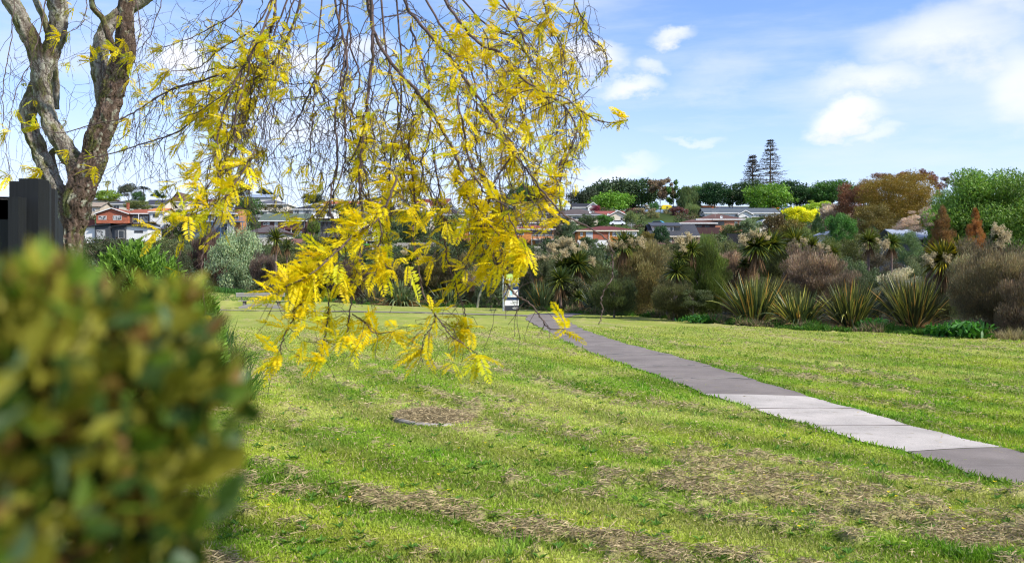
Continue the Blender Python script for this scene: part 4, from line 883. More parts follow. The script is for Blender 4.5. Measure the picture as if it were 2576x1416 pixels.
# hillside between the houses
for i, (nm, kd, u, vt, vb, wu, d, ti, lb) in enumerate([
 ('willow_tree', 'willow', 1590, 532, 578, 38, 300, PAL, 'pale willow left of the grey slate dormer house'),
 ('pale_tree', 'open', 1620, 518, 545, 46, 330, TAN, 'tan open tree with a white trunk on the green bank'),
 ('pale_tree', 'flat', 1645, 530, 548, 30, 320, (.16, .16, .07), 'small tan green tree right of the white trunked one'),
 ('maple_tree', 'round', 1589, 524, 540, 26, 350, MAR, 'dark red maple behind the pale willow'),
 ('maple_tree', 'round', 1497, 517, 533, 24, 345, (.16, .02, .04), 'crimson maple beside the black roofed white gable'),
 ('small_tree', 'round', 1645, 509, 531, 24, 372, (.04, .11, .03), 'small green round tree beside the bare gum trunk'),
 ('pale_tree', 'flat', 1680, 521, 545, 30, 345, (.17, .16, .08), 'tan crowned tree right of the parked white car'),
 ('maple_tree', 'lumpy', 1709, 522, 549, 42, 335, (.10, .04, .035), 'brown maroon tree above the big brown roofed house'),
 ('willow_tree', 'willow', 1743, 512, 546, 38, 340, (.15, .20, .07), 'pale yellow green willow above the big brown roofed house'),
 ('round_shrub', 'lumpy', 1666, 570, 610, 42, 215, (.022, .055, .02), 'dark green round shrub in front of the slate dormer house'),
 ('round_shrub', 'lumpy', 1625, 583, 608, 38, 205, OLV, 'olive low shrub left of the dormer house shrub'),
 ('round_shrub', 'lumpy', 1845, 564, 596, 60, 215, (.09, .11, .04), 'green shrub with rusty right side below the brown house deck'),
 ('round_shrub', 'lumpy', 1890, 552, 594, 46, 212, SIL, 'silvery green tree before the white house'),
 ('round_shrub', 'round', 1926, 545, 566, 34, 290, (.045, .07, .03), 'dark rounded bush under the white house windows'),
 ('round_shrub', 'lumpy', 1955, 540, 602, 62, 190, (.075, .055, .02), 'dark olive brown tree in front of the white house end'),
 ('round_shrub', 'lumpy', 2000, 553, 605, 62, 180, OLV, 'olive green tree below the yellow tree'),
 ('round_shrub', 'lumpy', 2042, 572, 608, 56, 160, (.12, .16, .04), 'light green bush right of the olive tree'),
 ('round_shrub', 'lumpy', 1522, 541, 570, 44, 285, (.045, .13, .018), 'bright green bush below the cream gable house'),
 ('round_shrub', 'lumpy', 1409, 547, 592, 58, 240, BLK, 'dark tree above the white railed balcony house'),
 ('round_shrub', 'lumpy', 1434, 560, 606, 48, 232, GGR, 'grey green tree left of the orange brick house'),
 ('round_shrub', 'lumpy', 1476, 540, 572, 50, 270, (.05, .075, .03), 'mixed green shrubs under the long brown roof'),
 ('round_shrub', 'lumpy', 1402, 598, 640, 82, 190, (.03, .06, .02), 'big dark green dome bush left of the orange brick house'),
 ('round_shrub', 'lumpy', 1481, 597, 622, 40, 190, (.045, .075, .025), 'low green bush against the orange brick house wall'),
 ('small_tree', 'round', 789, 488, 513, 50, 420, BLK, 'dark tree on the skyline behind the white house with grey roof'),
 ('small_tree', 'lumpy', 968, 510, 536, 54, 345, (.035, .065, .02), 'dark green tree below the left white gable house'),
 ('small_tree', 'round', 950, 495, 511, 34, 420, DKG, 'small dark skyline tree left of the white gables'),
 ('clipped_hedge', 'lumpy', 788, 554, 588, 30, 245, (.075, .12, .015), 'tall clipped olive hedge beside the green roofed house'),
 ('flat_pine', 'flat', 323, 462, 492, 50, 430, (.05, .06, .035), 'open layered dark pine on the left skyline'),
 ('small_tree', 'round', 348, 483, 508, 34, 390, (.04, .09, .03), 'green round tree beside the skyline palm'),
 ('small_tree', 'lumpy', 268, 479, 505, 60, 380, (.13, .20, .02), 'lime green tree on the left skyline behind the trunk'),
 ('small_tree', 'flat', 400, 480, 497, 34, 420, DKG, 'small dark flat tree left of the golden clump'),
 ('flat_pine', 'flat', 601, 466, 497, 54, 430, (.055, .055, .025), 'brownish pine right of the golden clump on the skyline'),
 ('broad_tree', 'dense', 615, 497, 546, 80, 290, (.05, .10, .022), 'big round green tree right of the blue balcony house'),
 ('round_shrub', 'round', 318, 545, 567, 34, 272, (.10, .11, .035), 'olive ball shrub before the red brick house'),
 ('round_shrub', 'round', 380, 558, 574, 26, 260, (.12, .09, .015), 'small golden brown shrub above the modern grey units'),
 ('small_tree', 'flat', 668, 474, 489, 36, 420, BLK, 'small dark pine above the blue grey roof'),
 ('round_shrub', 'lumpy', 345, 505, 526, 60, 330, (.10, .12, .035), 'soft olive bushes between the upper roofs at the left'),
 ('round_shrub', 'lumpy', 450, 540, 590, 60, 255, (.05, .07, .02), 'dark bushes behind the golden clump left of the blue balcony'),
 ('round_shrub', 'lumpy', 250, 600, 655, 130, 95, (.045, .06, .022), 'dark olive bushes behind the trunk foot'),
 ('round_shrub', 'lumpy', 400, 604, 660, 150, 90, (.07, .085, .03), 'olive bushes below the modern grey units'),
 ('round_shrub', 'round', 1130, 540, 585, 70, 260, (.11, .14, .03), 'yellow green tree behind the central golden strands'),
 ('round_shrub', 'lumpy', 1045, 545, 610, 80, 235, (.05, .08, .03), 'dark mixed trees left of the central golden strands'),
 ('round_shrub', 'lumpy', 1235, 560, 625, 90, 215, (.04, .07, .02), 'dark green trees behind the golden strands left of the railed house'),
 ('round_shrub', 'lumpy', 870, 513, 540, 60, 330, (.05, .075, .025), 'green trees behind the grey roofed deck house'),
 ('round_shrub', 'lumpy', 745, 612, 668, 90, 120, (.075, .08, .03), 'olive scrub in front of the green roofed house'),
 ('round_shrub', 'lumpy', 1080, 615, 668, 170, 120, (.05, .065, .025), 'dark olive scrub below the plank fence'),
 ('round_shrub', 'lumpy', 1180, 600, 650, 110, 150, (.035, .06, .02), 'dark shrubs below the small grey deck'),
 ('broad_tree', 'lumpy', 800, 595, 640, 60, 160, (.06, .085, .03), 'green shrubs below the pink garden wall'),
 ('round_shrub', 'lumpy', 1700, 600, 636, 70, 120, (.07, .075, .03), 'low olive scrub behind the dark green tea tree'),
 ('round_shrub', 'lumpy', 1330, 625, 672, 110, 95, (.04, .055, .02), 'dark scrub behind the cream flowering cabbage trees')]):
    big = wu/F*d
    o = T(nm, kd, u, vt, vb, wu, d, ti, lb, group=HG, seed=i % 5+1, n=5200, leaf=.10 if d > 150 else .07)
# right hand woods
RW = 'trees of the woods on the right'
T('rust_tree', 'lumpy', 2160, 459, 548, 104, 170, (.135, .06, .03), 'rust brown tree left of the big olive tree', group=RW, n=16000, leaf=.055, seed=2)
T('rust_tree', 'open', 2322, 430, 500, 84, 175, (.13, .052, .028), 'rust red open crown above the right shoulder of the olive tree', group=RW, n=9000, leaf=.06, seed=3)
T('rust_tree', 'open', 2248, 433, 490, 90, 178, (.12, .055, .03), 'reddish brown open crown above the left shoulder of the olive tree', group=RW, n=9000, leaf=.06, seed=1)
T('spindly_tree', 'open', 2387, 438, 470, 34, 170, (.09, .05, .04), 'small airy dark tree between the olive tree and the big green tree', group=RW, n=1300, leaf=.12, seed=2, tr=.05)
T('olive_tree', 'dense', 2262, 441, 566, 168, 135, (.165, .115, .014), 'huge olive gold domed tree on the right', group=RW, n=46000, leaf=.034, seed=4, trunk=True)
T('olive_tree', 'lumpy', 2205, 515, 600, 110, 128, (.10, .08, .016), 'lower dark olive tree at the left foot of the huge olive tree', group=RW, n=18000, leaf=.045, seed=5)
T('green_tree', 'dense', 2500, 438, 660, 290, 100, (.10, .18, .024), 'huge fresh green tree at the right edge', group=RW, n=85000, leaf=.036, seed=1)
T('green_tree', 'dense', 2408, 482, 640, 140, 108, (.075, .15, .026), 'fresh green tree between the olive tree and the huge green tree', group=RW, n=34000, leaf=.046, seed=2)
T('grey_tree', 'wispy', 2104, 510, 560, 76, 185, (.26, .22, .20), 'grey leafless looking tree left of the rust brown tree', group=RW, n=9000, leaf=.10, seed=3)
T('conifer', 'cone', 2060, 538, 588, 28, 130, (.03, .07, .02), 'slim dark green conifer below the lime tree', group=RW, n=5000, leaf=.09, seed=2)
T('green_tree', 'lumpy', 2118, 541, 622, 78, 115, (.05, .14, .022), 'leafy green tree below the rust brown tree', group=RW, n=16000, leaf=.055, seed=3)
T('blossom_tree', 'flat', 2303, 532, 582, 94, 100, (.40, .31, .26), 'flat topped tree with pale pinkish tan blossom over the glasshouse', group=RW, n=14000, leaf=.05, seed=2, spread=.8)
T('blossom_tree', 'round', 2348, 520, 560, 60, 118, (.28, .22, .18), 'pale blossom shrub tucked between the olive tree and the green tree', group=RW, n=8000, leaf=.06, seed=4)
T('swamp_cypress', 'cone', 2369, 524, 648, 68, 78, (.15, .085, .03), 'brown conical conifer left of the orange one', group=RW, n=26000, leaf=.05, seed=3)
T('swamp_cypress', 'cone', 2456, 527, 650, 60, 74, (.22, .10, .03), 'orange rust conical conifer before the huge green tree', group=RW, n=26000, leaf=.05, seed=1)
T('feathery_tree', 'lumpy', 2283, 585, 668, 78, 66, (.075, .12, .045), 'soft grey green feathery tree left of the brown conical conifer', group=RW, n=18000, leaf=.045, seed=5)
T('olive_shrub', 'lumpy', 2165, 590, 660, 90, 78, (.075, .085, .02), 'olive scrub in the right middle distance', group=RW, n=14000, leaf=.05, seed=4)
T('olive_shrub', 'lumpy', 2215, 630, 700, 90, 58, (.06, .05, .03), 'brownish scrub below the far cabbage trees', group=RW, n=14000, leaf=.045, seed=2)
T('olive_shrub', 'lumpy', 2085, 595, 655, 80, 84, (.08, .10, .022), 'light olive scrub left of the far cabbage trees', group=RW, n=12000, leaf=.05, seed=1)
T('olive_shrub', 'lumpy', 2330, 640, 710, 90, 55, (.06, .075, .03), 'dull green scrub below the feathery tree', group=RW, n=14000, leaf=.045, seed=3)
# unbroken garden scrub on the slope and in the valley, seen as one mass between the trees and houses
def scrub(name, label, n, gen, hr, leafs, per):
    b = B(); rs = np.random.default_rng(len(label)); x, y = gen(n, rs); pal = np.array([(.03, .055, .018), (.05, .08, .022), (.075, .10, .03), (.10, .095, .035), (.09, .06, .04), (.045, .07, .035), (.11, .15, .05)])
    n = len(x); r = rs.uniform(*hr, n)
    if FACADES:
        uu = x/y*F+CU; vv = CV-(terr(x, y)+r*.9-EYE)/y*F; ok = np.ones(n, bool)
        for (u0, u1, vb, hd) in FACADES: ok &= ~((uu > u0-6) & (uu < u1+6) & (y < hd) & (y > hd-115) & (vv < vb-1)); ok &= ~((uu > u0-4) & (uu < u1+4) & (y >= hd) & (y < hd+14))
        x, y, r = x[ok], y[ok], r[ok]; n = len(x)
    tn = pal[rs.integers(0, len(pal), n)]*rs.uniform(.7, 1.2, n)[:, None]; k = np.repeat(np.arange(n), per); m = len(k)
    d = unit(rs.normal(size=(m, 3))); d[:, 2] = np.abs(d[:, 2])*1.0; P = np.stack([x, y, terr(x, y)-.1], 1)[k]+d*(r[k]*rs.random(m)**.3)[:, None]*np.array((1.15, 1.15, 1))
    L = leafs*rs.uniform(.6, 1.4, m); leaves(b, P, unit(rs.normal(size=(m, 3))), d+unit(rs.normal(size=(m, 3)))*.8, L, L*.55, tn[k]*1.3*rs.uniform(.65, 1.35, m)[:, None])
    tag(b.obj(name, M['leaf']), label, 'scrub', kind='stuff')
def gen_h(n, rs): y = rs.uniform(150, 400, n); x = rs.uniform(-.62, .62, n)*y; q = (np.abs((x/y*F+CU)-1669) > 40) | (y < 345); return x[q], y[q]
def gen_v(n, rs): y = rs.uniform(58, 150, n)**1.0; x = rs.uniform(-.62, .62, n)*y; q = y > hedge_y(x)+rs.uniform(4, 12, n); return x[q], y[q]
# left middle distance
LM = 'shrubs along the left edge of the far lawn'
T('silver_bush', 'dense', 589, 580, 722, 120, 80, (.19, .25, .14), 'big round silvery green bush behind the bench', cat='shrub', group=LM, n=20000, leaf=.055, seed=2, trunk=False)
T('dark_bush', 'wispy', 525, 586, 722, 86, 86, (.065, .042, .035), 'dark maroon brown bush left of the silvery bush', cat='shrub', group=LM, n=16000, leaf=.06, seed=2)
T('silver_bush', 'lumpy', 500, 578, 640, 80, 95, (.10, .14, .075), 'paler silvery bush top behind the dark maroon bush', cat='shrub', group=LM, n=12000, leaf=.05, seed=4, trunk=False)
T('green_bush', 'lumpy', 645, 596, 700, 90, 84, (.055, .085, .03), 'olive green bush right of the silvery bush', cat='shrub', group=LM, n=20000, leaf=.042, seed=1)
T('dark_bush', 'wispy', 662, 632, 718, 60, 76, (.075, .055, .048), 'dark brown small leaved shrub on thin stems behind the bench', cat='shrub', group=LM, n=12000, leaf=.06, seed=3, tr=.05)
T('dark_bush', 'wispy', 800, 650, 742, 130, 82, (.05, .042, .028), 'dark scrub behind the lower golden clump', cat='shrub', group=LM, n=16000, leaf=.055, seed=1)
T('green_bush', 'lumpy', 745, 640, 726, 80, 84, (.08, .085, .03), 'yellowish olive scrub beside the lone cabbage tree', cat='shrub', group=LM, n=14000, leaf=.045, seed=3)
T('dark_bush', 'wispy', 880, 655, 750, 110, 80, (.055, .04, .03), 'dark brown scrub left of the drooping flax', cat='shrub', group=LM, n=14000, leaf=.055, seed=4)
T('green_bush', 'lumpy', 450, 640, 720, 90, 84, (.04, .05, .022), 'dark bush behind the lance leaved shrub', cat='shrub', group=LM, n=12000, leaf=.045, seed=5)
# the planted edge beyond the lawn
MG = 'tea tree shrubs in the planted edge'
def MK(u, vt, vb, wu, d, ti, lb, n=24000, leaf=.05, seed=1, kind='wispy', **k):
    if kind == 'wispy': g_ = (.82, 1.05, .62) if len(lb) % 3 else (.98, .96, .84); ti = tuple(a*q for a, q in zip(ti, g_))
    else: ti = tuple(a*1.25 for a in ti)
    return plant('tea_tree', kind, u, vt, vb, wu, d, ti, lb, 'shrub', MG, n=n, leaf=leaf, seed=seed, tr=.045, **k)
MK(1205, 620, 760, 160, 74, (.075, .05, .038), 'wide dark brown shrub behind the sign', 26000, .042, 1); MK(1195, 668, 730, 62, 70, (.22, .16, .14), 'small pinkish grey twiggy shrub left of the sign', 9000, .07, 2)
MK(1090, 640, 745, 110, 76, (.07, .05, .035), 'dark brown shrub above the left flax clumps', 18000, .05, 3); MK(1335, 655, 775, 90, 62, (.045, .055, .025), 'dark green shrub right of the sign', 16000, .055, 4, 'lumpy')
MK(1232, 700, 775, 80, 68, (.05, .07, .03), 'low green shrub at the left foot of the sign', 12000, .06, 2, 'lumpy')
MK(1612, 610, 782, 158, 46, (.125, .085, .062), 'large grey brown tea tree right of the centre cabbage trees', 46000, .034, 1); MK(1545, 690, 790, 110, 42.5, (.05, .05, .03), 'dark low tea tree left of the large grey brown one', 16000, .05, 3)
MK(1500, 655, 745, 90, 55, (.06, .055, .03), 'dull olive tea tree between the cabbage tree heads', 16000, .05, 4)
MK(1765, 604, 800, 138, 41.5, (.062, .068, .022), 'tall dark green tea tree with a single visible trunk', 52000, .032, 2); MK(1695, 700, 798, 100, 39.5, (.055, .045, .03), 'dark tea tree behind the drooping cabbage tree', 20000, .045, 3)
MK(1850, 632, 740, 110, 44, (.17, .125, .105), 'pinkish grey twiggy shrub right of the tall dark green tea tree', 24000, .045, 4); MK(1820, 604, 660, 90, 55, (.085, .075, .04), 'brown green tea tree tops below the dark fence', 14000, .055, 1)
MK(1965, 612, 720, 110, 46, (.10, .085, .05), 'olive brown tea tree behind the tallest flax', 22000, .045, 2); MK(2045, 620, 760, 140, 41, (.15, .115, .098), 'grey tea tree with white specks above the middle flax clumps', 34000, .038, 3)
MK(1950, 700, 800, 140, 39, (.06, .048, .035), 'dark shrub between the two left flax clumps', 18000, .05, 4); MK(2130, 680, 790, 110, 39, (.085, .066, .052), 'brown tea tree behind the third flax clump', 20000, .045, 1)
MK(2210, 690, 800, 110, 37, (.04, .055, .022), 'dark green shrub left of the white flowering shrub', 20000, .045, 2, 'lumpy')
MK(2500, 610, 832, 200, 29.5, (.105, .088, .062), 'very large grey olive tea tree at the right edge of the lawn', 80000, .026, 3); MK(2432, 640, 800, 80, 32.5, (.22, .18, .155), 'pale grey twiggy tea tree beside the yellowish cabbage tree', 22000, .045, 4)
MK(2360, 700, 810, 90, 35, (.06, .05, .04), 'dark scrub under the yellowish cabbage tree', 18000, .05, 2); MK(2590, 680, 850, 140, 27.5, (.085, .065, .05), 'brown tea tree cut by the right frame edge', 30000, .035, 1)
plant('flowering_shrub', 'flat', 2268, 676, 760, 110, 35.5, (.42, .39, .28), 'white flowering shrub behind the right flax clump', 'shrub', None, n=14000, leaf=.05, seed=3, mat='leaf')
plant('flowering_shrub', 'lumpy', 2240, 700, 790, 90, 35, (.12, .13, .08), 'grey green leafy shrub under the white flowers', 'shrub', None, n=14000, leaf=.055, seed=1)
MK(1455, 700, 790, 120, 53, (.035, .042, .02), 'dark undergrowth shrub behind the centre cabbage trees', 16000, .055, 3, 'lumpy'); MK(1010, 655, 740, 120, 80, (.06, .055, .03), 'dark olive shrub behind the drooping flax', 14000, .055, 2, 'lumpy')
MK(1870, 720, 800, 90, 38.5, (.05, .045, .03), 'dark shrub behind the left end flax leaves', 12000, .06, 1)

for (u_, vt_, w_, d_, ti_, lb_, sd_2) in ((1480, 625, 90, 58, (.05, .07, .03), 'dark green rounded shrub between the flowering cabbage trees', 2), (1655, 616, 90, 52, (.09, .08, .04), 'olive brown rounded shrub behind the large grey brown tea tree', 3), (1800, 606, 90, 50, (.07, .08, .03), 'olive green shrub top right of the tall dark green tea tree', 4),
        (1935, 640, 90, 48, (.06, .07, .03), 'dull green rounded shrub behind the leftmost flax', 5), (2150, 655, 100, 46, (.05, .075, .03), 'dark green rounded shrub behind the third flax', 1), (2320, 650, 90, 42, (.09, .11, .05), 'grey green rounded shrub left of the yellow tinged cabbage tree', 2), (1395, 655, 80, 58, (.05, .06, .025), 'dark rounded shrub under the flowering cabbage tree right of the sign', 3), (1745, 730, 90, 38.8, (.045, .06, .02), 'low dark bush at the foot of the tall dark green tea tree', 4)):
    MK(u_, vt_, 770, w_, d_, ti_, lb_, 18000, .05, sd_2, 'lumpy')
# ------------------------------------------------------------ flax clumps
def flax(u, vt, wu, d, n, label, seed, droop=.35, green=(.055, .085, .03), edge=(.24, .24, .05), dead=.14, lw=.055, spread=.75):
    x = (u-CU)/F*d; gz = tz(x, d); H = W(u, vt, d)[2]-gz; rx = wu/2/F*d
    root = empty('flax_clump', (x, d, gz), label, 'flax', 'flax clumps in the planted edge')
    rs = np.random.default_rng(seed); a = rs.random(n)*6.283; rr_ = rs.random(n)**.6
    P = np.stack([rx*.30*rr_*np.cos(a), rx*.28*rr_*np.sin(a), np.zeros(n)-.05], 1)
    out = rr_*spread*1.5*rs.uniform(.3, 1.35, n); D = np.stack([np.cos(a)*out*rx/H*.9, np.sin(a)*out*rx/H*.9, np.ones(n)], 1)+rs.normal(size=(n, 3))*np.array((.17, .12, .05))
    L = H*rs.uniform(.55, 1.05, n)*np.sqrt(1+out**2*.4); dr = droop*out*rs.uniform(.15, 1.1, n)
    c = np.array(green)*rs.uniform(.6, 1.5, n)[:, None]; e = rs.random(n) < .34; c = np.where(e[:, None], np.array(edge)*rs.uniform(.6, 1.5, n)[:, None], c); e2 = rs.random(n) < .08; c = np.where(e2[:, None], np.array((.40, .24, .06)), c)
    kd = rs.random(n) < .22; dr = np.where(kd, dr+.6*rs.random(n), dr)
    side = unit(np.stack([-np.sin(a), np.cos(a), rs.normal(size=n)*.2], 1)+rs.normal(size=(n, 3))*.5)
    b = B(); blades(b, P, D, L, lw*rs.uniform(.7, 1.3, n), dr, c, k=6, side=side, tipc=np.where(e[:, None], c*1.1, c*np.array((1.6, 1.3, .9))))
    b.obj('leaves', M['strap'], root)
    m = int(n*dead); a = rs.random(m)*6.283; P = np.stack([rx*.3*np.cos(a), rx*.3*np.sin(a), np.full(m, .05)], 1); D = unit(np.stack([np.cos(a), np.sin(a), rs.uniform(.0, .7, m)], 1))
    c = np.array((.34, .22, .10))*rs.uniform(.5, 1.3, m)[:, None]; b = B(); blades(b, P, D, rx*rs.uniform(.5, 1.0, m), lw*.6, .35*rs.random(m), c, k=4); b.obj('dead_leaves', M['hay'], root)
    return root
flax(1900, 676, 160, 36.2, 520, 'tall upright flax clump, leftmost of the four large ones on the right', 1)
flax(2012, 708, 160, 34.5, 460, 'lower yellow edged flax clump, second of the four large ones', 2, .5, edge=(.32, .30, .06))
flax(2141, 694, 160, 33.5, 480, 'olive flax clump with dead bent leaves, third of the four large ones', 3, .35, (.05, .07, .025))
flax(2300, 678, 150, 32.6, 520, 'dark upright flax clump with brown skirt, rightmost of the four large ones', 4, .3, (.055, .07, .03), dead=.4)
flax(1007, 688, 125, 69, 420, 'drooping glossy flax clump at the far left of the planted edge', 5, 1.0, (.07, .11, .05), (.17, .21, .09), lw=.11)
flax(942, 703, 70, 71, 240, 'thin leaved greyish flax left of the drooping one', 6, .3, (.09, .12, .07), (.2, .2, .1), lw=.05)
flax(1128, 700, 100, 68, 260, 'dark flax clump left of the leaning sapling', 7, .8, (.045, .075, .035), (.12, .15, .06), lw=.09)
flax(1365, 692, 80, 57, 260, 'slender green flax right of the information sign', 8, .45, (.07, .11, .05), (.15, .19, .08), lw=.07)
flax(1510, 700, 120, 49, 360, 'dark flax clump under the centre cabbage trees', 9, .8, (.035, .06, .028), (.12, .15, .06), lw=.08)
flax(1580, 735, 80, 47, 200, 'small dark flax left of the large grey brown tea tree', 10, .8, (.04, .065, .03), (.13, .15, .06), lw=.07)

# ------------------------------------------------------------ cabbage trees
def head(b, c0, rad, n, seed, col, edge, down=.5):
    rs = np.random.default_rng(seed); z = 1-2*rs.random(n)**1.15*(.5+down*.5); a = rs.random(n)*6.283; s = np.sqrt(np.clip(1-z*z, 0, 1))
    D = np.stack([s*np.cos(a), s*np.sin(a), z], 1)+rs.normal(size=(n, 3))*.06
    c = np.array(col)*rs.uniform(.6, 1.45, n)[:, None]; e = rs.random(n) < .33; c = np.where(e[:, None], np.array(edge)*rs.uniform(.7, 1.1, n)[:, None], c)
    blades(b, np.array(c0)+D*rad*.06, D, rad*rs.uniform(.75, 1.15, n), rad*.075, .22*rs.uniform(.4, 1.7, n)*(1-.6*np.clip(z, 0, 1)), c, k=4, side=unit(np.cross(D, (0.1, .1, 1.))+rs.normal(size=(n, 3))*.3))
def panicle(b, p, rad, n, seed, col=(.62, .52, .31)):
    rs = np.random.default_rng(seed); pl_ = 16; ax_ = unit(rs.normal(size=(pl_, 3))+np.array((0, 0, .35))); k = rs.integers(0, pl_, n); t_ = rs.random(n); d = unit(rs.normal(size=(n, 3)))
    P = np.array(p)+ax_[k]*(rad*1.15*t_*rs.uniform(.6, 1, pl_)[k])[:, None]+d*(rad*.20*(1-.6*t_))[:, None]
    leaves(b, P, d+rs.normal(size=(n, 3))*.5, rs.normal(size=(n, 3)), rad*.24, rad*.085, np.array(col)*rs.uniform(.7, 1.25, n)[:, None])
CG = 'cabbage trees in the planted edge'
def cabbage(u, v, wu, d, label, seed, heads=((0, 0, 1.),), fl=(), col=(.05, .085, .018), edge=(.20, .22, .03), skirt=True, n=260, multi=True):
    x = (u-CU)/F*d; gz = tz(x, d); c = W(u, v, d); R0 = wu/2/F*d
    root = empty('cabbage_tree', (x, d, gz), label, 'cabbage tree', CG); H = c[2]-gz
    b = B(); bb_ = B(); rs = random.Random(seed)
    for k, (dx, dz, s_) in enumerate(heads):
        hx, hz = dx*R0, H+dz*R0; head(b, (hx, rs.uniform(-.3, .3)*R0*(k > 0), hz), R0*s_, n, seed*7+k, col, edge)
        yo = 2.2 if d < 48 else 0; P = cr([(rs.uniform(-.05, .05)*(k+1), yo, -.1), (hx*.2, yo, H*.4), (hx*.8, yo*.4, hz-.35*R0), (hx, 0, hz)], 5); tube(bb_, P, np.linspace(.11, .06, len(P))*min(1.4, max(.6, R0)), 7)
    b.obj('crown', M['strap'], root); bb_.obj('trunk', M['stem'], root, smooth=True)
    if skirt:
        q = 90; a = np.array([rs.random()*6.283 for _ in range(q)]); D = np.stack([np.cos(a)*.35, np.sin(a)*.35, -np.ones(q)], 1); b = B()
        dx, dz, s_ = heads[0]; P = np.stack([dx*R0+.06*np.cos(a), .06*np.sin(a), np.full(q, H+dz*R0-.15*R0)], 1)
        blades(b, P, D, R0*np.array([rs.uniform(.8, 1.5) for _ in range(q)]), R0*.06, 0, np.array((.24, .15, .08))*np.array([rs.uniform(.5, 1.3) for _ in range(q)])[:, None], k=3); b.obj('dead_skirt', M['hay'], root)
    for k, (dx, dz, s_) in enumerate(fl):
        b = B(); panicle(b, (dx*R0*.85, -.45*R0+rs.uniform(-.2, .2)*R0, H+dz*R0), R0*s_, 900, seed*31+k); b.obj('flower_panicle', M['flower'], root)
F3 = ((-.7, .25, .34), (.1, .5, .34), (.75, .2, .34))
cabbage(694, 600, 66, 72, 'lone cabbage tree with a tall thin bare trunk at the left', 1, skirt=True, col=(.06, .085, .02))
cabbage(722, 618, 44, 74, 'smaller cabbage tree head just right of the lone tall one', 2, col=(.04, .075, .02))
cabbage(1033, 655, 72, 70, 'round headed cabbage tree above the drooping flax', 3, fl=((-.5, .5, .3), (.8, .1, .3)), col=(.045, .075, .018))
cabbage(964, 662, 44, 72, 'cabbage tree with large tan flower clusters left of the round headed one', 4, fl=((-.4, .4, .45), (.5, .3, .45), (.2, -.3, .4)))
cabbage(1356, 668, 62, 60, 'cabbage tree covered in cream flowers right of the sign', 5, ((0, 0, 1), (-.9, .1, .7)), ((-.9, .5, .5), (-.1, .5, .5), (.7, .5, .5), (0, -.4, .45)))
cabbage(1300, 660, 56, 62, 'flowering cabbage tree half hidden behind the golden branches over the sign', 6, fl=((-.5, .5, .5), (.5, .4, .5), (0, -.3, .45)))
cabbage(1454, 664, 96, 53.5, 'large spiky cabbage tree head in the centre of the planted edge', 7, ((0, 0, 1.), (-.75, -.15, .8)), ((.85, .15, .3), (-.9, .5, .36), (-.2, .75, .3)), n=360)
cabbage(1410, 705, 76, 52, 'low cabbage tree with a long drooping dry skirt', 8, ((0, 0, 1.1),), col=(.045, .075, .02), n=300)
cabbage(1458, 748, 50, 51, 'small young cabbage tree at the foot of the centre group', 9, col=(.06, .095, .02))
cabbage(1418, 632, 76, 60, 'cabbage tree with broad cream flower heads behind the centre group', 10, ((0, 0, .8), (.9, -.1, .7)), ((-.9, .1, .5), (-.3, .45, .5), (.4, .5, .5), (1.5, .2, .45), (-.5, -.5, .5)))
cabbage(1568, 618, 84, 45, 'cabbage tree with four cream flower heads below the orange brick house', 11, ((0, 0, 1.), (.5, .25, .7)), ((-.95, .1, .36), (-.35, .05, .36), (.35, .2, .36), (1.1, .15, .4), (-.1, -.15, .3)), n=320)
cabbage(1703, 684, 76, 40.5, 'drooping cabbage tree tucked against the dark green tea tree', 12, ((0, 0, 1.2), (.2, .9, .8)), col=(.055, .085, .022))
cabbage(1740, 628, 72, 40.8, 'bright green cabbage tree head behind the tall dark green tea tree', 13, fl=((-1.0, .6, .5), (-.9, -.1, .4), (-.3, .8, .45)), col=(.075, .12, .02))
cabbage(1905, 620, 104, 42, 'large cabbage tree with bright upright leaves above the leftmost flax', 14, ((0, 0, 1.), (.75, .1, .75)), ((-.95, .25, .36), (-.25, .5, .36), (.35, .4, .34)), n=360, col=(.055, .09, .018), edge=(.27, .29, .03))
cabbage(2000, 606, 84, 45, 'yellow green cabbage tree behind the grey tea tree', 15, ((0, 0, 1.), (1.1, -.3, .7)), ((-.3, -.2, .34), (.3, -.1, .34), (1.5, -.4, .3)), col=(.09, .12, .02), edge=(.28, .28, .03))
cabbage(2185, 606, 68, 55, 'far cabbage tree with bright top left of the pair', 16, fl=((-.4, -.5, .4), (.6, -.1, .36)), col=(.09, .12, .02))
cabbage(2243, 610, 60, 54, 'far cabbage tree with one cream flower head right of the pair', 17, fl=((-.9, -.3, .6),), col=(.08, .13, .02))
cabbage(2374, 654, 120, 34, 'yellow tinged cabbage tree above the rightmost flax', 18, ((0, 0, 1.), (.65, .2, .8)), ((-.9, .0, .36), (-.1, .0, .28), (.9, .3, .36)), col=(.10, .11, .015), edge=(.42, .33, .02), n=360)
cabbage(2508, 592, 74, 45, 'cream plumed cabbage tree in front of the huge green tree', 19, ((0, -.2, .7),), ((-.3, .3, .55), (.5, -.2, .55), (0, -.6, .5)))
cabbage(1872, 665, 46, 43, 'small spiky cabbage tree behind the twiggy pink grey shrub', 20, col=(.07, .10, .02))
cabbage(2095, 636, 56, 40.5, 'small cabbage tree peeping from the grey tea trees', 21, fl=((-.6, .3, .35),), col=(.08, .11, .02))

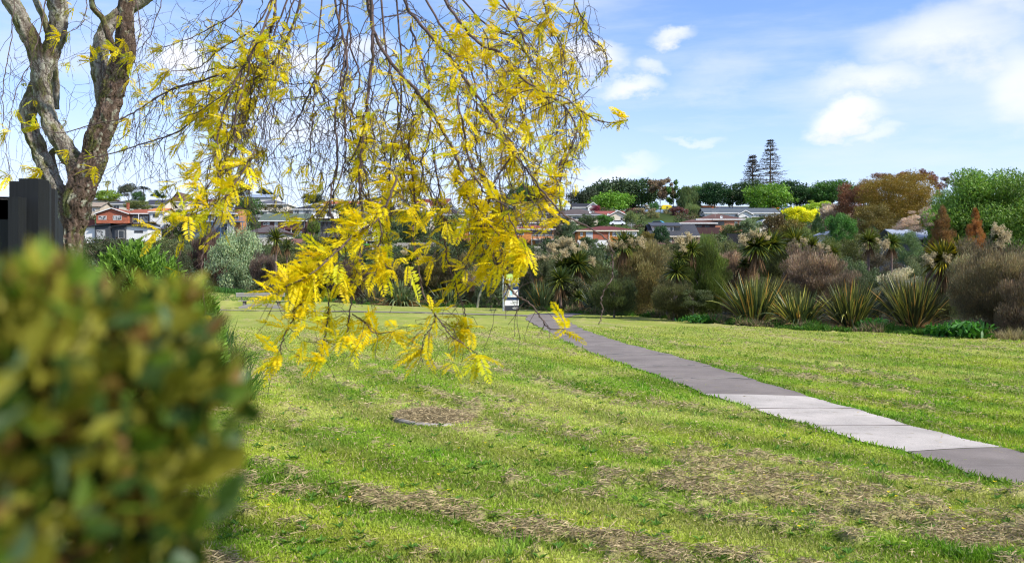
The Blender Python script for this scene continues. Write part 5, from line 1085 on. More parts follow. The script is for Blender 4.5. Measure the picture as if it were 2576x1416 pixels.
# ------------------------------------------------------------ skyline palm, garden palms
def palm(u, v, vb, wu, d, label, seed, col=(.05, .06, .03), up=.5):
    x = (u-CU)/F*d; gz = tz(x, d); H = W(u, v, d)[2]-gz; R0 = wu/2/F*d; rs = np.random.default_rng(seed)
    root = empty('palm_tree', (x, d, gz), label, 'palm'); b = B()
    for k in range(14):
        a = k*.449*5.0; D = unit(np.array([math.cos(a), math.sin(a)*.8, rs.uniform(up-.5, up+.7)])); t = np.linspace(.1, 1, 14); P = np.array((0, 0, H))+D*(R0*1.2*t)[:, None]; P[:, 2] -= R0*.8*t**2.2
        for s_ in (-1, 1): leaves(b, P, np.cross(D, (0, 0, 1.))[None]*s_+D*.7-np.array((0, 0, .5)), np.tile((0, 0, 1.), (14, 1)), R0*.42, R0*.09, np.array(col)*rs.uniform(.7, 1.3, 14)[:, None])
    b.obj('fronds', M['leaf'], root); b = B(); tube(b, [(0, 0, 0), (0, 0, H*.5), (0, 0, H)], [.3, .22, .2], 7); b.obj('trunk', M['stemg'], root)
palm(362, 475, 500, 30, 390, 'tall dark palm on the left skyline', 1)
palm(668, 520, 540, 30, 320, 'yellowish palm before the grey roofs, left of a pair', 2, (.16, .15, .05), .2); palm(692, 518, 540, 32, 318, 'yellowish palm before the grey roofs, right of a pair', 3, (.17, .15, .045), .2)

# ------------------------------------------------------------ two tall ridge pines
def norfolk(u, vt, vb, wu, d, label, seed):
    x = (u-CU)/F*d; gz = tz(x, d); top = W(u, vt, d)[2]; base = W(u, vb, d)[2]; R0 = wu/2/F*d; rs = np.random.default_rng(seed)
    root = empty('ridge_pine', (x, d, gz), label, 'pine tree'); Hc = top-base
    b = B(); tube(b, [(0, 0, 0), (0, 0, base-gz), (0, 0, top-gz)], [.75, .55, .12], 8); b.obj('trunk', M['stemg'], root); b = B(); bt = B()
    nl = 22
    for k in range(nl):
        t = (k+.2)/nl+rs.normal()*.008; z = base-gz+Hc*t; r = R0*((1-t)**.75*(.95+.2*rs.random())+.07)
        if vt > 380: r = max(r, R0*.30*rs.uniform(.6, 1.1))
        for j in range(7):
            if rs.random() < .16: continue
            a = j*.9+k*.5+rs.normal()*.15; rr_ = r*rs.uniform(.6, 1.12); q = np.linspace(.08, 1, 9); rise = rs.uniform(.0, .22)
            P = np.stack([rr_*q*math.cos(a), rr_*q*math.sin(a), z+rr_*(rise*q-.28*q**2+.14*q**3)], 1)
            tube(bt, P, np.linspace(.12, .04, 9), 4, cap=False)
            for s_ in range(2):
                Pq = P[1:]+rs.normal(size=(8, 3))*.22; leaves(b, Pq, np.array((math.cos(a), math.sin(a), .25))+rs.normal(size=(8, 3))*.55, rs.normal(size=(8, 3))+np.array((0, 0, 1.)), .95, .26, np.array((.045, .04, .022))*rs.uniform(.6, 1.4, 8)[:, None])
    b.obj('crown', M['leaf'], root); bt.obj('branches', M['stemg'], root)
norfolk(1938, 351, 482, 94, 430, 'taller of the two tiered pines on the ridge', 1)
norfolk(1893, 391, 478, 68, 440, 'shorter flat topped tiered pine on the ridge', 2)

# ------------------------------------------------------------ leaning sapling
x, d = (1200-CU)/F*63, 63.; sp = empty('sapling', (x, d, tz(x, d)), 'slender leaning sapling with grey trunk on the grass left of the sign', 'sapling')
sc = 63/F; tr_ = [(0, 0, -.1), (6*sc, 0, 30*sc), (18*sc, 0, 62*sc)]
b = B(); tube(b, cr(tr_, 6), np.linspace(.10, .06, 13), 8)
tips = [(-18, 92), (0, 100), (16, 96), (34, 92), (-32, 82), (26, 110), (48, 84)]
for tx, tz_2 in tips: tube(b, cr([(12*sc, 0, 48*sc), ((12+tx)/2*sc, .1*random.uniform(-3, 3), (52+tz_2)/2*sc), (tx*sc, .15*random.uniform(-3, 3), tz_2*sc)], 5), np.linspace(.045, .012, 11), 5)
b.obj('trunk', plain('pale_lichen_bark', (.27, .26, .18), .9, .3, 6), sp, smooth=True)
b = B(); n = 900; kk = rng.integers(0, len(tips), n); P = np.array([(a*sc, 0, e*sc) for a, e in tips])[kk]+rng.normal(size=(n, 3))*np.array((.24, .24, .2))
leaves(b, P, rdir(n), rdir(n), .11, .045, np.array((.07, .12, .045))*rng.uniform(.6, 1.4, n)[:, None]); b.obj('foliage', M['leaf'], sp)

# ------------------------------------------------------------ undergrowth at the edge of the lawn
n = 60000; ue = rng.uniform(560, 2700, n); xe = np.interp(ue, [h[0] for h in HE], HX); ye = np.interp(ue, [h[0] for h in HE], HD)
off = rng.gamma(1.6, .55, n)-.35; de = ye+off; xx = xe*de/ye
clus = fbm(xx/.9, de/.6, 141, 3); keep = clus > .42; xx, de, clus, ye, ue = xx[keep], de[keep], clus[keep], ye[keep], ue[keep]; n = len(xx)
c = np.where((rng.random(n) < .6)[:, None], np.array((.06, .16, .02)), np.array((.10, .17, .03)))*rng.uniform(.6, 1.4, n)[:, None]; dry = fbm(xx/1.5, de/1.5, 151, 2) > .58; c = np.where((dry & (rng.random(n) < .7))[:, None], np.array((.26, .20, .12))*rng.uniform(.6, 1.2, n)[:, None], c)
D = unit(np.stack([rng.normal(size=n)*.5, rng.normal(size=n)*.5, np.ones(n)], 1))
b = B(); blades(b, np.stack([xx, de, terr(xx, de)], 1), D, (.10+.38*(clus-.42)*3)*rng.uniform(.5, 1.3, n), .022+.02*rng.random(n), .35*rng.random(n), c, k=2)
tag(b.obj('undergrowth', M['grass']), 'weedy green and dry undergrowth fringing the far edge of the lawn', 'undergrowth', kind='stuff')
def dock(u, v, h, wu, label, seed):
    d = EYE*F/(v-CV); x = (u-CU)/F*d; n = 420; rs = np.random.default_rng(seed); r = wu/2/F*d; P = np.stack([rs.normal(size=n)*r*.45, rs.normal(size=n)*.3, rs.random(n)*h*.6], 1)
    b = B(); blades(b, P, np.stack([rs.normal(size=n)*.5, rs.normal(size=n)*.5, np.ones(n)*.8], 1), .34*rs.uniform(.6, 1.2, n), .085, .3, np.array((.055, .19, .022))*rs.uniform(.7, 1.3, n)[:, None], k=3)
    o = b.obj('broadleaf_weed', M['leaf']); o.location = (x, d, tz(x, d)); tag(o, label, 'weed', 'broad leaved weeds at the lawn edge')
dock(2432, 850, .6, 90, 'large bright green dock clump under the right edge tea tree', 1); dock(2190, 828, .35, 50, 'low bright weeds between the third and fourth flax clumps', 2); dock(1765, 812, .25, 90, 'low bright weeds below the tall dark green tea tree', 3); dock(2360, 846, .3, 40, 'small bright weed clump left of the large dock', 4)
for (u, v, h, n, lb) in ((2560, 856, .5, 500, 'dry tan grass tuft at the right edge of the picture'), (2520, 852, .4, 350, 'dry tan grass tuft right of the large dock')): 
    o = tuft(u, v, h, n, lb, 'dry_grass_tuft', (.30, .24, .14)); o['group'] = 'dry tufts at the lawn edge'
n = 14000; x = rng.uniform(-24, -14, n); y = rng.uniform(62, 74, n); b = B(); blades(b, np.stack([x, y, terr(x, y)], 1), unit(np.stack([rng.normal(size=n)*.3, rng.normal(size=n)*.3, np.ones(n)], 1)), .45*rng.uniform(.4, 1.2, n)*(y > 68)+.05, .04, .2, np.array((.06, .15, .03))*rng.uniform(.6, 1.4, n)[:, None], k=2)
tag(b.obj('rough_grass', M['grass']), 'rough tall green grass at the foot of the bushes behind the bench', 'grass', kind='stuff')
FACADES = []
# ------------------------------------------------------------ houses
def window(parent, x0, x1, z0, z1, y, fcol=(.75, .75, .73), mull=None, glass='glass', t=.07):
    b = B(); p = .06
    box(b, x0, x1, y-p, y, z1-t, z1); box(b, x0, x1, y-p, y, z0, z0+t); box(b, x0, x0+t, y-p, y, z0+t, z1-t); box(b, x1-t, x1, y-p, y, z0+t, z1-t)
    k = mull if mull is not None else max(0, int(round((x1-x0)/1.3))-1)
    for i in range(k):
        xm = x0+(x1-x0)*(i+1)/(k+1); box(b, xm-t/2, xm+t/2, y-p, y, z0+t, z1-t)
    o = b.obj('window', M['trim'], parent, color=fcol)
    g = B(); box(g, x0+t*.5, x1-t*.5, y-.03, y-.004, z0+t*.5, z1-t*.5); g.obj('pane', M[glass], o)
    return o
def roofmesh(b, kind, x0, x1, y0, y1, ze, zr, ov=.55, th=.14):
    X0, X1, Y0, Y1 = x0-ov, x1+ov, y0-ov, y1+ov; ym = (Y0+Y1)/2; xm = (X0+X1)/2
    if kind == 'gx': top = [(X0, Y0, ze), (X1, Y0, ze), (X1, ym, zr), (X0, ym, zr), (X1, Y1, ze), (X0, Y1, ze)]; f = [(0, 1, 2, 3), (3, 2, 4, 5)]; g = [(0, 3, 5), (1, 4, 2)]
    elif kind == 'gy': top = [(X0, Y0, ze), (xm, Y0, zr), (X1, Y0, ze), (X0, Y1, ze), (xm, Y1, zr), (X1, Y1, ze)]; f = [(0, 1, 4, 3), (1, 2, 5, 4)]; g = [(0, 2, 1), (3, 4, 5)]
    elif kind == 'hip':
        w_ = X1-X0; dp = Y1-Y0; s_ = min(w_, dp)/2
        if w_ >= dp: r0, r1 = (X0+s_, ym, zr), (X1-s_, ym, zr)
        else: r0, r1 = (xm, Y0+s_, zr), (xm, Y1-s_, zr)
        top = [(X0, Y0, ze), (X1, Y0, ze), (X1, Y1, ze), (X0, Y1, ze), r0, r1]
        if w_ >= dp: f = [(0, 1, 5, 4), (2, 3, 4, 5)]; g = [(1, 2, 5), (3, 0, 4)]
        else: f = [(1, 2, 5, 4), (3, 0, 4, 5)]; g = [(0, 1, 4), (2, 3, 5)]
    elif kind in ('ml', 'mr'):
        zl, zz = (zr, ze) if kind == 'ml' else (ze, zr); top = [(X0, Y0, zl), (X1, Y0, zz), (X1, Y1, zz), (X0, Y1, zl)]; f = [(0, 1, 2, 3)]; g = []
    else: top = [(X0, Y0, ze), (X1, Y0, ze), (X1, Y1, zr), (X0, Y1, zr)]; f = [(0, 1, 2, 3)]; g = []
    n = len(top); V = [(a, c, e+th) for a, c, e in top]+[(a, c, e) for a, c, e in top]
    q = f+[tuple(reversed([i+n for i in k])) for k in f]
    b.add(V, q); return top, g, f
def house(name, label, d, vols, decks=(), yaw=0, group='houses on the hillside', extras=()):
    """vols: (u0, u1, ridge v, eave v, base v, roof kind, wall mat, wall colour, roof mat, roof colour, fascia colour, dy, depth, windows)"""
    uc = (min(v[0] for v in vols)+max(v[1] for v in vols))/2; x = (uc-CU)/F*d; s = d/F
    gz = tz(x, d); root = empty(name, (x, d, gz), label, 'house', group, rz=R(yaw))
    for v_ in vols: FACADES.append((v_[0], v_[1], min(v_[4], v_[3]+34)-6, d))
    zof = lambda v: EYE+(CV-v)*s-gz
    xo = lambda u: (u-uc)*s
    for (u0, u1, vr, ve, vb, kind, wm, wc, rm, rc, fc, dy, dep, wins) in vols:
        x0, x1, y0, y1 = xo(u0), xo(u1), dy, dy+dep; ze, zr, zb = zof(ve), zof(vr), min(zof(vb), 0)-2.5
        b = B(); box(b, x0, x1, y0, y1, zb, ze-.01)
        if kind == 'gy': b.add([(x0, y0+.002, ze-.02), (x1, y0+.002, ze-.02), ((x0+x1)/2, y0+.002, zr-.14), (x0, y0+.15, ze-.02), (x1, y0+.15, ze-.02), ((x0+x1)/2, y0+.15, zr-.14)], [(0, 3, 5, 2), (1, 2, 5, 4)], [(0, 1, 2), (3, 5, 4)])
        if kind == 'gx':
            ym = (y0+y1)/2
            for xx in (x0, x1-.12): b.add([(xx, y0, ze-.02), (xx, y1, ze-.02), (xx, ym, zr-.14), (xx+.12, y0, ze-.02), (xx+.12, y1, ze-.02), (xx+.12, ym, zr-.14)], [(0, 2, 5, 3), (1, 4, 5, 2)], [(0, 1, 2), (3, 5, 4)])
        if kind in ('ml', 'mr'):
            zl, zz = (zr, ze) if kind == 'ml' else (ze, zr); b = B(); V = [(x0, y0, zb), (x1, y0, zb), (x1, y0, zz), (x0, y0, zl), (x0, y1, zb), (x1, y1, zb), (x1, y1, zz), (x0, y1, zl)]
            b.add(V, [(0, 1, 2, 3), (5, 4, 7, 6), (1, 5, 6, 2), (4, 0, 3, 7)])
        b.obj('wall', M[wm], root, color=wc)
        b = B(); top, g, f = roofmesh(b, kind, x0, x1, y0, y1, ze, zr)
        if kind == 'hip': b.add([(a, c_, e+.14) for a, c_, e in top], None, g)
        r = b.obj('roof', M[rm], root, color=rc)
        if fc is not None:
            b = B(); 
            if kind in ('gx', 'hip', 'shed'): box(b, x0-.56, x1+.56, y0-.60, y0-.56, ze-.16, ze+.13); 
            if kind == 'hip': box(b, x1+.56, x1+.60, y0-.56, y1+.55, ze-.16, ze+.13); box(b, x0-.60, x0-.56, y0-.56, y1+.55, ze-.16, ze+.13)
            if kind == 'gy':
                xm = (x0+x1)/2
                for (xa, xb) in ((x0-.55, xm), (x1+.55, xm)): bar(b, (xa, y0-.58, ze+.04), (xb, y0-.58, zr+.04), .05, .26)
            if kind in ('ml', 'mr'): zl, zz = (zr, ze) if kind == 'ml' else (ze, zr); bar(b, (x0-.55, y0-.58, zl+.04), (x1+.55, y0-.58, zz+.04), .05, .24)
            if b.n: b.obj('fascia', M['trim'], root, color=fc)
        for w_ in wins:
            ua, ub, va, vb2 = w_[:4]; fcol = w_[4] if len(w_) > 4 else (.72, .72, .70); gl = w_[5] if len(w_) > 5 else random.choice(('glass', 'glass', 'curtain'))
            window(root, xo(ua), xo(ub), zof(vb2), zof(va), y0-.005, fcol, None, gl)
    for dk in decks:   # (u0, u1, top v, floor v, dy, depth, colour, solid)
        ua, ub, va, vb2, dy, dep, c, solid = dk
        x0, x1, z1, z0 = xo(ua), xo(ub), zof(va), zof(vb2); b = B(); box(b, x0, x1, dy-dep, dy-.01, z0-.2, z0)
        bal = b.obj('deck', M['trim'], root, color=c); b = B()
        box(b, x0, x1, dy-dep, dy-dep+.08, z1-.08, z1)
        if solid == 1: box(b, x0, x1, dy-dep+.02, dy-dep+.06, z0, z1-.08)
        elif solid == 2:
            for i in range(4): box(b, x0, x1, dy-dep+.02, dy-dep+.05, z0+(z1-z0)*i/4.+.03, z0+(z1-z0)*(i+.62)/4.)
        k = max(3, int((x1-x0)/(.35 if solid == 0 else 1.6)))
        for i in range(k+1): xx = x0+(x1-x0-.06)*i/k; box(b, xx, xx+.06, dy-dep+.0, dy-dep+.09, z0, z1-.08)
        b.obj('railing', M['trim'], bal, color=c if len(dk) < 9 else dk[8])
        b = B()
        for xx in (x0+.1, (x0+x1)/2, x1-.2): box(b, xx, xx+.12, dy-dep+.1, dy-dep+.22, -2.5, z0-.2)
        b.obj('deck_post', M['trim'], root, color=c)
    for e in extras:
        k = e[0]
        if k == 'dish':
            _, u, v, dy = e; p = (xo(u), dy, zof(v)); b = B(); a = np.arange(16)*2*math.pi/16
            b.add(np.concatenate([[(p[0], p[1]+.12, p[2])], np.stack([p[0]+.42*np.cos(a), np.full(16, p[1]), p[2]+.42*np.sin(a)], 1)]), None, [(0, 1+i, 1+(i+1) % 16) for i in range(16)]); bar(b, (p[0], p[1]+.1, p[2]), (p[0], p[1]+.3, p[2]-.9), .05)
            b.obj('satellite_dish', M['trim'], root, color=(.6, .6, .6))
        elif k == 'chimney':
            _, ua, ub, va, vb2, dy, c = e; b = B(); box(b, xo(ua), xo(ub), dy, dy+.8, zof(vb2), zof(va)); box(b, xo(ua)-.08, xo(ub)+.08, dy-.08, dy+.88, zof(va), zof(va)+.12); b.obj('chimney', M['brick'], root, color=c)
        elif k == 'aerial':
            _, u, vt, vb2, dy = e; b = B(); X = xo(u); bar(b, (X, dy, zof(vb2)), (X, dy, zof(vt)), .06)
            for i in range(3): bar(b, (X-1.1+i*.15, dy, zof(vt)-i*.35), (X+1.1-i*.2, dy, zof(vt)-i*.35), .05)
            b.obj('aerial', M['trim'], root, color=(.5, .5, .5))
        elif k == 'post':
            _, u, va, vb2, dy, c = e; b = B(); box(b, xo(u)-.08, xo(u)+.08, dy-.16, dy, zof(vb2), zof(va)); b.obj('post', M['trim'], root, color=c)
        elif k == 'panel':
            _, ua, ub, va, vb2, dy, c = e[:7]; b = B(); box(b, xo(ua), xo(ub), dy-.12, dy, zof(vb2), zof(va)); b.obj('wall_panel', M[e[7] if len(e) > 7 else 'board'], root, color=c)
    return root
W_ = (.74, .73, .70); WH2 = (.62, .60, .56); CR = (.66, .58, .46); ORB = (.52, .20, .055); RDB = (.36, .11, .06); BRN = (.115, .055, .045); DBR = (.075, .035, .032); GRR = (.055, .058, .068); DKR = (.03, .032, .038); BRR = (.115, .062, .05); TER = (.28, .085, .045); MBR = (.085, .06, .055); LGR = (.42, .44, .47); CHA = (.06, .065, .075); GRN = (.10, .13, .10)
house('hillside_house', 'red brick house with terracotta tiled roof and white posted verandah at the left', 268, [
 (242, 322, 524, 539, 561, 'gy', 'brick', RDB, 'tile', TER, W_, 0, 12, [(248, 268, 543, 553, WH2, 'curtain'), (284, 306, 542, 554, WH2, 'curtain')]),
 (322, 378, 524, 537, 562, 'gx', 'board', (.10, .06, .05), 'tile', TER, W_, 1.2, 10, [(330, 345, 543, 560, WH2), (348, 368, 543, 560, WH2)]),
 (236, 322, 562, 562.5, 572, 'shed', 'wall', W_, 'sheet', W_, None, .2, 6, [])], extras=[('post', 377, 538, 561, -.3, W_), ('post', 350, 538, 561, -.3, W_), ('chimney', 300, 305, 508, 524, 5, TER)])
house('hillside_house', 'small orange roofed annex right of the terracotta roofed house', 266, [(378, 412, 522, 533, 556, 'gx', 'wall', W_, 'tile', (.52, .20, .07), W_, 0, 9, [(384, 400, 538, 548)])])
house('modern_house', 'modern white and charcoal unit with sloping roof, left of the pair', 235, [
 (213, 241, 573, 568, 612, 'ml', 'wall', W_, 'sheet', DKR, DKR, 0, 9, []), (241, 277, 564, 569, 612, 'mr', 'board', CHA, 'sheet', DKR, DKR, -.6, 9, [(246, 267, 579, 602, WH2, 'curtain')]), (277, 291, 566, 569, 612, 'ml', 'wall', (.12, .125, .14), 'sheet', DKR, None, 1.0, 8, [])])
house('modern_house', 'modern white and charcoal unit with sloping roof, right of the pair', 236, [
 (291, 318, 566, 571, 612, 'mr', 'board', CHA, 'sheet', DKR, DKR, -.6, 9, [(300, 315, 580, 600, WH2)]), (318, 372, 566, 573, 612, 'ml', 'wall', W_, 'sheet', DKR, DKR, 0, 9, [(338, 360, 580, 586, CHA)]), (345, 366, 558, 561, 575, 'ml', 'wall', LGR, 'sheet', DKR, None, 4, 6, [])])
house('hillside_house', 'long low house with dark slate roof on the left crest', 340, [(270, 365, 500, 514, 530, 'hip', 'wall', CR, 'tile', GRR, W_, 0, 12, [(285, 300, 517, 526), (320, 345, 517, 526)])])
house('hillside_house', 'dark blue grey roofed house right of the skyline palm', 335, [(364, 412, 500, 517, 532, 'gx', 'wall', CR, 'tile', (.05, .052, .07), W_, 0, 12, [(380, 395, 520, 528)])])
house('hillside_house', 'terracotta roofed house on the far left skyline', 380, [(225, 292, 496, 505, 520, 'hip', 'wall', CR, 'tile', (.30, .12, .07), None, 0, 12, [(240, 255, 508, 515)])])
house('hillside_house', 'beige gabled house half hidden behind the trunk', 310, [(220, 252, 507, 521, 540, 'gx', 'wall', (.5, .42, .32), 'tile', (.30, .24, .18), None, 0, 10, [(230, 240, 525, 532)])])
house('hillside_house', 'brown tiled house behind the golden clump', 360, [(408, 470, 492, 508, 525, 'hip', 'wall', CR, 'tile', (.13, .07, .055), W_, 0, 12, [(425, 440, 512, 520)]), (425, 460, 482, 508, 520, 'gy', 'wall', (.2, .12, .09), 'tile', (.12, .07, .055), None, 2, 12, [])])
house('hillside_house', 'pink tile roofed house on the skyline', 350, [(560, 622, 495, 511, 528, 'hip', 'wall', CR, 'tile', (.52, .27, .20), W_, 0, 12, [(575, 590, 515, 523)])])
house('hillside_house', 'blue and white two storey house with pale metal roof and blue balcony', 252, [
 (478, 595, 521, 538, 590, 'gx', 'wall', (.13, .16, .21), 'sheet', (.42, .44, .50), W_, 0, 10, [(490, 508, 544, 556), (520, 545, 545, 557), (556, 580, 545, 557), (500, 520, 568, 582), (565, 580, 570, 588)]),
 (592, 605, 522, 523, 588, 'shed', 'wall', (.45, .22, .09), 'sheet', GRR, GRR, -.5, 6, [(594, 602, 541, 552)]), (576, 592, 558, 560, 590, 'shed', 'wall', W_, 'sheet', GRR, None, -1.5, 2, [])],
 decks=[(560, 617, 549, 558, -.5, 1.8, (.10, .17, .30), 0), (478, 540, 549, 558, 0, 1.8, (.10, .17, .30), 0)], extras=[('dish', 577, 525, -1), ('chimney', 581, 584, 515, 525, 2, (.5, .5, .5))])
house('hillside_house', 'white and grey flat topped house with glass balcony right of the big round tree', 300, [(626, 672, 529, 531, 560, 'shed', 'wall', WH2, 'sheet', W_, W_, 0, 9, [(632, 664, 535, 544, CHA)])], decks=[(622, 676, 540, 547, 0, 1.4, (.3, .32, .33), 1)])
house('hillside_house', 'pale blue grey roofed house on the skyline left of centre', 400, [(615, 692, 487, 498, 515, 'gx', 'wall', WH2, 'sheet', (.26, .32, .40), None, 0, 12, [(640, 655, 500, 506)])])
house('hillside_house', 'wide house with dark grey tiled hip roof under the skyline', 345, [(630, 722, 500, 514, 530, 'hip', 'wall', CR, 'tile', (.10, .105, .125), W_, 0, 13, [(640, 655, 517, 525), (700, 712, 517, 525)])])
house('hillside_house', 'green roofed brown house with dark balcony and white framed windows', 246, [
 (656, 770, 535, 556, 612, 'gx', 'board', BRN, 'tile', GRN, W_, 0, 11, [(662, 669, 560, 566), (671, 678, 559, 566), (691, 699, 558, 575), (706, 722, 559, 570, DBR), (728, 748, 559, 570, DBR), (754, 766, 559, 573), (738, 760, 582, 599, W_), (716, 728, 584, 600, DBR)])],
 decks=[(700, 752, 567, 577, 0, 1.7, (.12, .035, .035), 0)], extras=[('post', 720, 575, 604, -1.5, W_), ('post', 736, 575, 604, -1.5, W_)])
house('hillside_house', 'low pavilion with brown grey hip roof and cream walls before the green roofed house', 222, [(622, 716, 565, 586, 612, 'hip', 'wall', (.62, .58, .5), 'tile', (.10, .085, .085), DBR, 0, 10, [(640, 650, 590, 598), (656, 666, 590, 598), (672, 682, 590, 598)])])
house('hillside_house', 'white two storey house with charcoal hip roof and tall dark windows', 300, [
 (737, 835, 511, 527, 585, 'hip', 'wall', W_, 'tile', DKR, W_, 0, 12, [(765, 783, 530, 547, CHA), (795, 811, 530, 547, CHA), (742, 752, 530, 540, CHA), (822, 832, 530, 544, CHA)]), (795, 852, 551, 552, 590, 'shed', 'board', (.2, .14, .11), 'sheet', CHA, None, -2, 2, [(802, 815, 555, 568)])])
house('hillside_house', 'dark glass fronted house with steel deck left of the white slatted balcony', 236, [(806, 856, 555, 558, 612, 'shed', 'board', (.09, .085, .085), 'sheet', CHA, CHA, 0, 9, [(809, 820, 561, 582, CHA, 'glass'), (823, 836, 561, 582, CHA, 'glass'), (840, 853, 561, 575, W_, 'glass')])], decks=[(804, 850, 586, 596, 0, 1.5, (.14, .15, .16), 0)])
house('hillside_house', 'pale grey roofed house with a white slatted balcony and outside stair', 232, [
 (862, 955, 557, 583, 632, 'hip', 'wall', (.32, .33, .34), 'sheet', (.42, .42, .42), W_, 0, 11, [(866, 884, 586, 596, DBR, 'glass'), (888, 912, 586, 596, DBR, 'glass'), (916, 950, 586, 596, DBR, 'glass'), (866, 880, 609, 622, W_), (914, 932, 608, 626, CHA, 'glass'), (936, 952, 608, 626, CHA, 'glass')])],
 decks=[(886, 963, 595, 605, 0, 1.6, W_, 2)])
house('hillside_house', 'white gabled house with brown red roof on the skyline, left of centre', 345, [
 (992, 1034, 498, 510, 532, 'gy', 'wall', W_, 'tile', RDB, W_, 0, 12, [(999, 1009, 513, 521, CHA), (1022, 1031, 514, 520, CHA)]), (1034, 1075, 498, 511, 532, 'gx', 'wall', W_, 'tile', (.20, .06, .04), W_, 1, 10, [(1042, 1056, 514, 521)])])
house('hillside_house', 'white house with low gable behind the golden strands near the centre skyline', 350, [(910, 966, 503, 511, 530, 'gx', 'wall', W_, 'tile', (.3, .2, .15), W_, 0, 10, [(925, 940, 514, 522, CHA)])])
house('hillside_house', 'orange red tiled long roof on the centre skyline', 365, [(815, 910, 504, 515, 530, 'gx', 'wall', CR, 'tile', (.36, .12, .06), W_, 0, 10, [(830, 850, 518, 525)])])
house('hillside_house', 'big brown tiled gable house with white side gable behind the golden branches', 335, [(1085, 1128, 497, 520, 548, 'gx', 'wall', W_, 'tile', (.18, .07, .05), W_, 0, 12, []), (1122, 1146, 507, 524, 548, 'gy', 'wall', W_, 'tile', RDB, W_, -2, 10, [])])
house('hillside_house', 'house with charcoal hip roof below the big brown tiled gable', 300, [(1108, 1166, 524, 540, 565, 'hip', 'wall', WH2, 'tile', (.06, .05, .055), W_, 0, 12, [(1120, 1135, 544, 552)])])
house('hillside_house', 'orange brick house with grey roof behind the golden strands', 225, [(1148, 1204, 560, 573, 618, 'hip', 'brick', ORB, 'tile', (.16, .15, .13), W_, 0, 10, [(1156, 1170, 577, 590), (1180, 1194, 577, 590)])], decks=[(1165, 1206, 603, 613, -3, 1.2, (.15, .14, .14), 0)])
house('hillside_house', 'two storey grey house with white windows and stepped brown roofs', 300, [
 (1302, 1376, 530, 538, 560, 'hip', 'wall', (.38, .37, .35), 'tile', MBR, LGR, -1.5, 10, [(1314, 1326, 541, 548, W_), (1340, 1372, 541, 548, CHA, 'glass')]),
 (1308, 1342, 509, 520, 536, 'hip', 'wall', (.42, .41, .40), 'tile', MBR, LGR, .5, 9, [(1313, 1334, 522, 530, W_, 'glass')]), (1336, 1366, 506, 519, 536, 'gy', 'wall', (.42, .41, .40), 'tile', MBR, LGR, -.6, 9, [(1342, 1362, 521, 531, W_, 'glass')])])
house('hillside_house', 'red tiled house on the crest left of the two storey grey house', 350, [(1296, 1330, 506, 516, 535, 'gx', 'wall', W_, 'tile', (.24, .09, .07), W_, 0, 9, [(1300, 1310, 519, 525)])])
house('hillside_house', 'brown low hip roofed house above the railed balcony house', 262, [(1296, 1388, 549, 561, 585, 'hip', 'wall', WH2, 'tile', (.085, .055, .055), W_, 0, 10, [(1312, 1328, 564, 571), (1350, 1366, 564, 571)])])
house('hillside_house', 'orange brick house with red hip roof and white railed balcony', 226, [
 (1293, 1392, 564, 577, 616, 'hip', 'brick', ORB, 'tile', (.29, .085, .05), W_, 0, 11, [(1340, 1390, 580, 594, DBR, 'glass'), (1300, 1318, 581, 591, W_), (1346, 1384, 604, 612, DBR, 'glass')])],
 decks=[(1336, 1393, 592, 602, 0, 1.7, (.6, .6, .58), 0)])
house('hillside_house', 'long house with brown grey hip roof and satellite dish', 290, [
 (1395, 1512, 523, 541, 572, 'hip', 'wall', CR, 'tile', (.10, .08, .075), LGR, 0, 12, [(1440, 1462, 545, 552), (1474, 1492, 544, 556, WH2, 'curtain'), (1400, 1430, 545, 553)])], decks=[(1468, 1500, 551, 559, 0, 1.4, (.5, .5, .48), 0)], extras=[('dish', 1485, 534, 0)])
house('hillside_house', 'black roofed white gable house on the crest', 355, [(1442, 1485, 510, 522, 540, 'gx', 'wall', W_, 'tile', DKR, W_, .5, 10, []), (1478, 1503, 511, 523, 540, 'gy', 'wall', W_, 'tile', DKR, W_, -2, 10, [])])
house('hillside_house', 'cream gable fronted house with pinkish red roof', 308, [
 (1535, 1572, 531, 543, 568, 'gy', 'wall', CR, 'tile', (.25, .075, .06), W_, -1, 12, [(1560, 1566, 548, 556, WH2)]), (1504, 1572, 528, 541, 566, 'gx', 'wall', CR, 'tile', (.25, .075, .06), W_, 2, 10, [(1512, 1526, 545, 552)])], extras=[('dish', 1531, 539, .5)])
house('hillside_house', 'orange brick bungalow with brown hip roof in the centre of the hillside', 214, [
 (1455, 1600, 567, 581, 628, 'hip', 'brick', ORB, 'tile', (.135, .035, .03), (.72, .66, .5), 0, 11, [(1460, 1466, 584, 595, WH2), (1496, 1502, 584, 594, WH2), (1508, 1516, 584, 594, WH2), (1518, 1526, 584, 594, WH2), (1541, 1562, 583, 595, W_, 'curtain'), (1575, 1588, 585, 600, WH2), (1591, 1598, 583, 598, WH2)])],
 decks=[(1572, 1602, 593, 603, 0, 1.2, W_, 0)], extras=[('panel', 1474, 1491, 581.5, 606, -.02, (.55, .56, .56)), ('panel', 1491, 1528, 581.5, 603, -.03, RDB, 'brick'), ('panel', 1453, 1533, 604, 640, -.02, W_, 'wall'), ('panel', 1572, 1602, 581.5, 604, -.02, W_, 'wall'), ('aerial', 1592, 560, 578, 3), ('post', 1532, 582, 606, -.1, W_)])
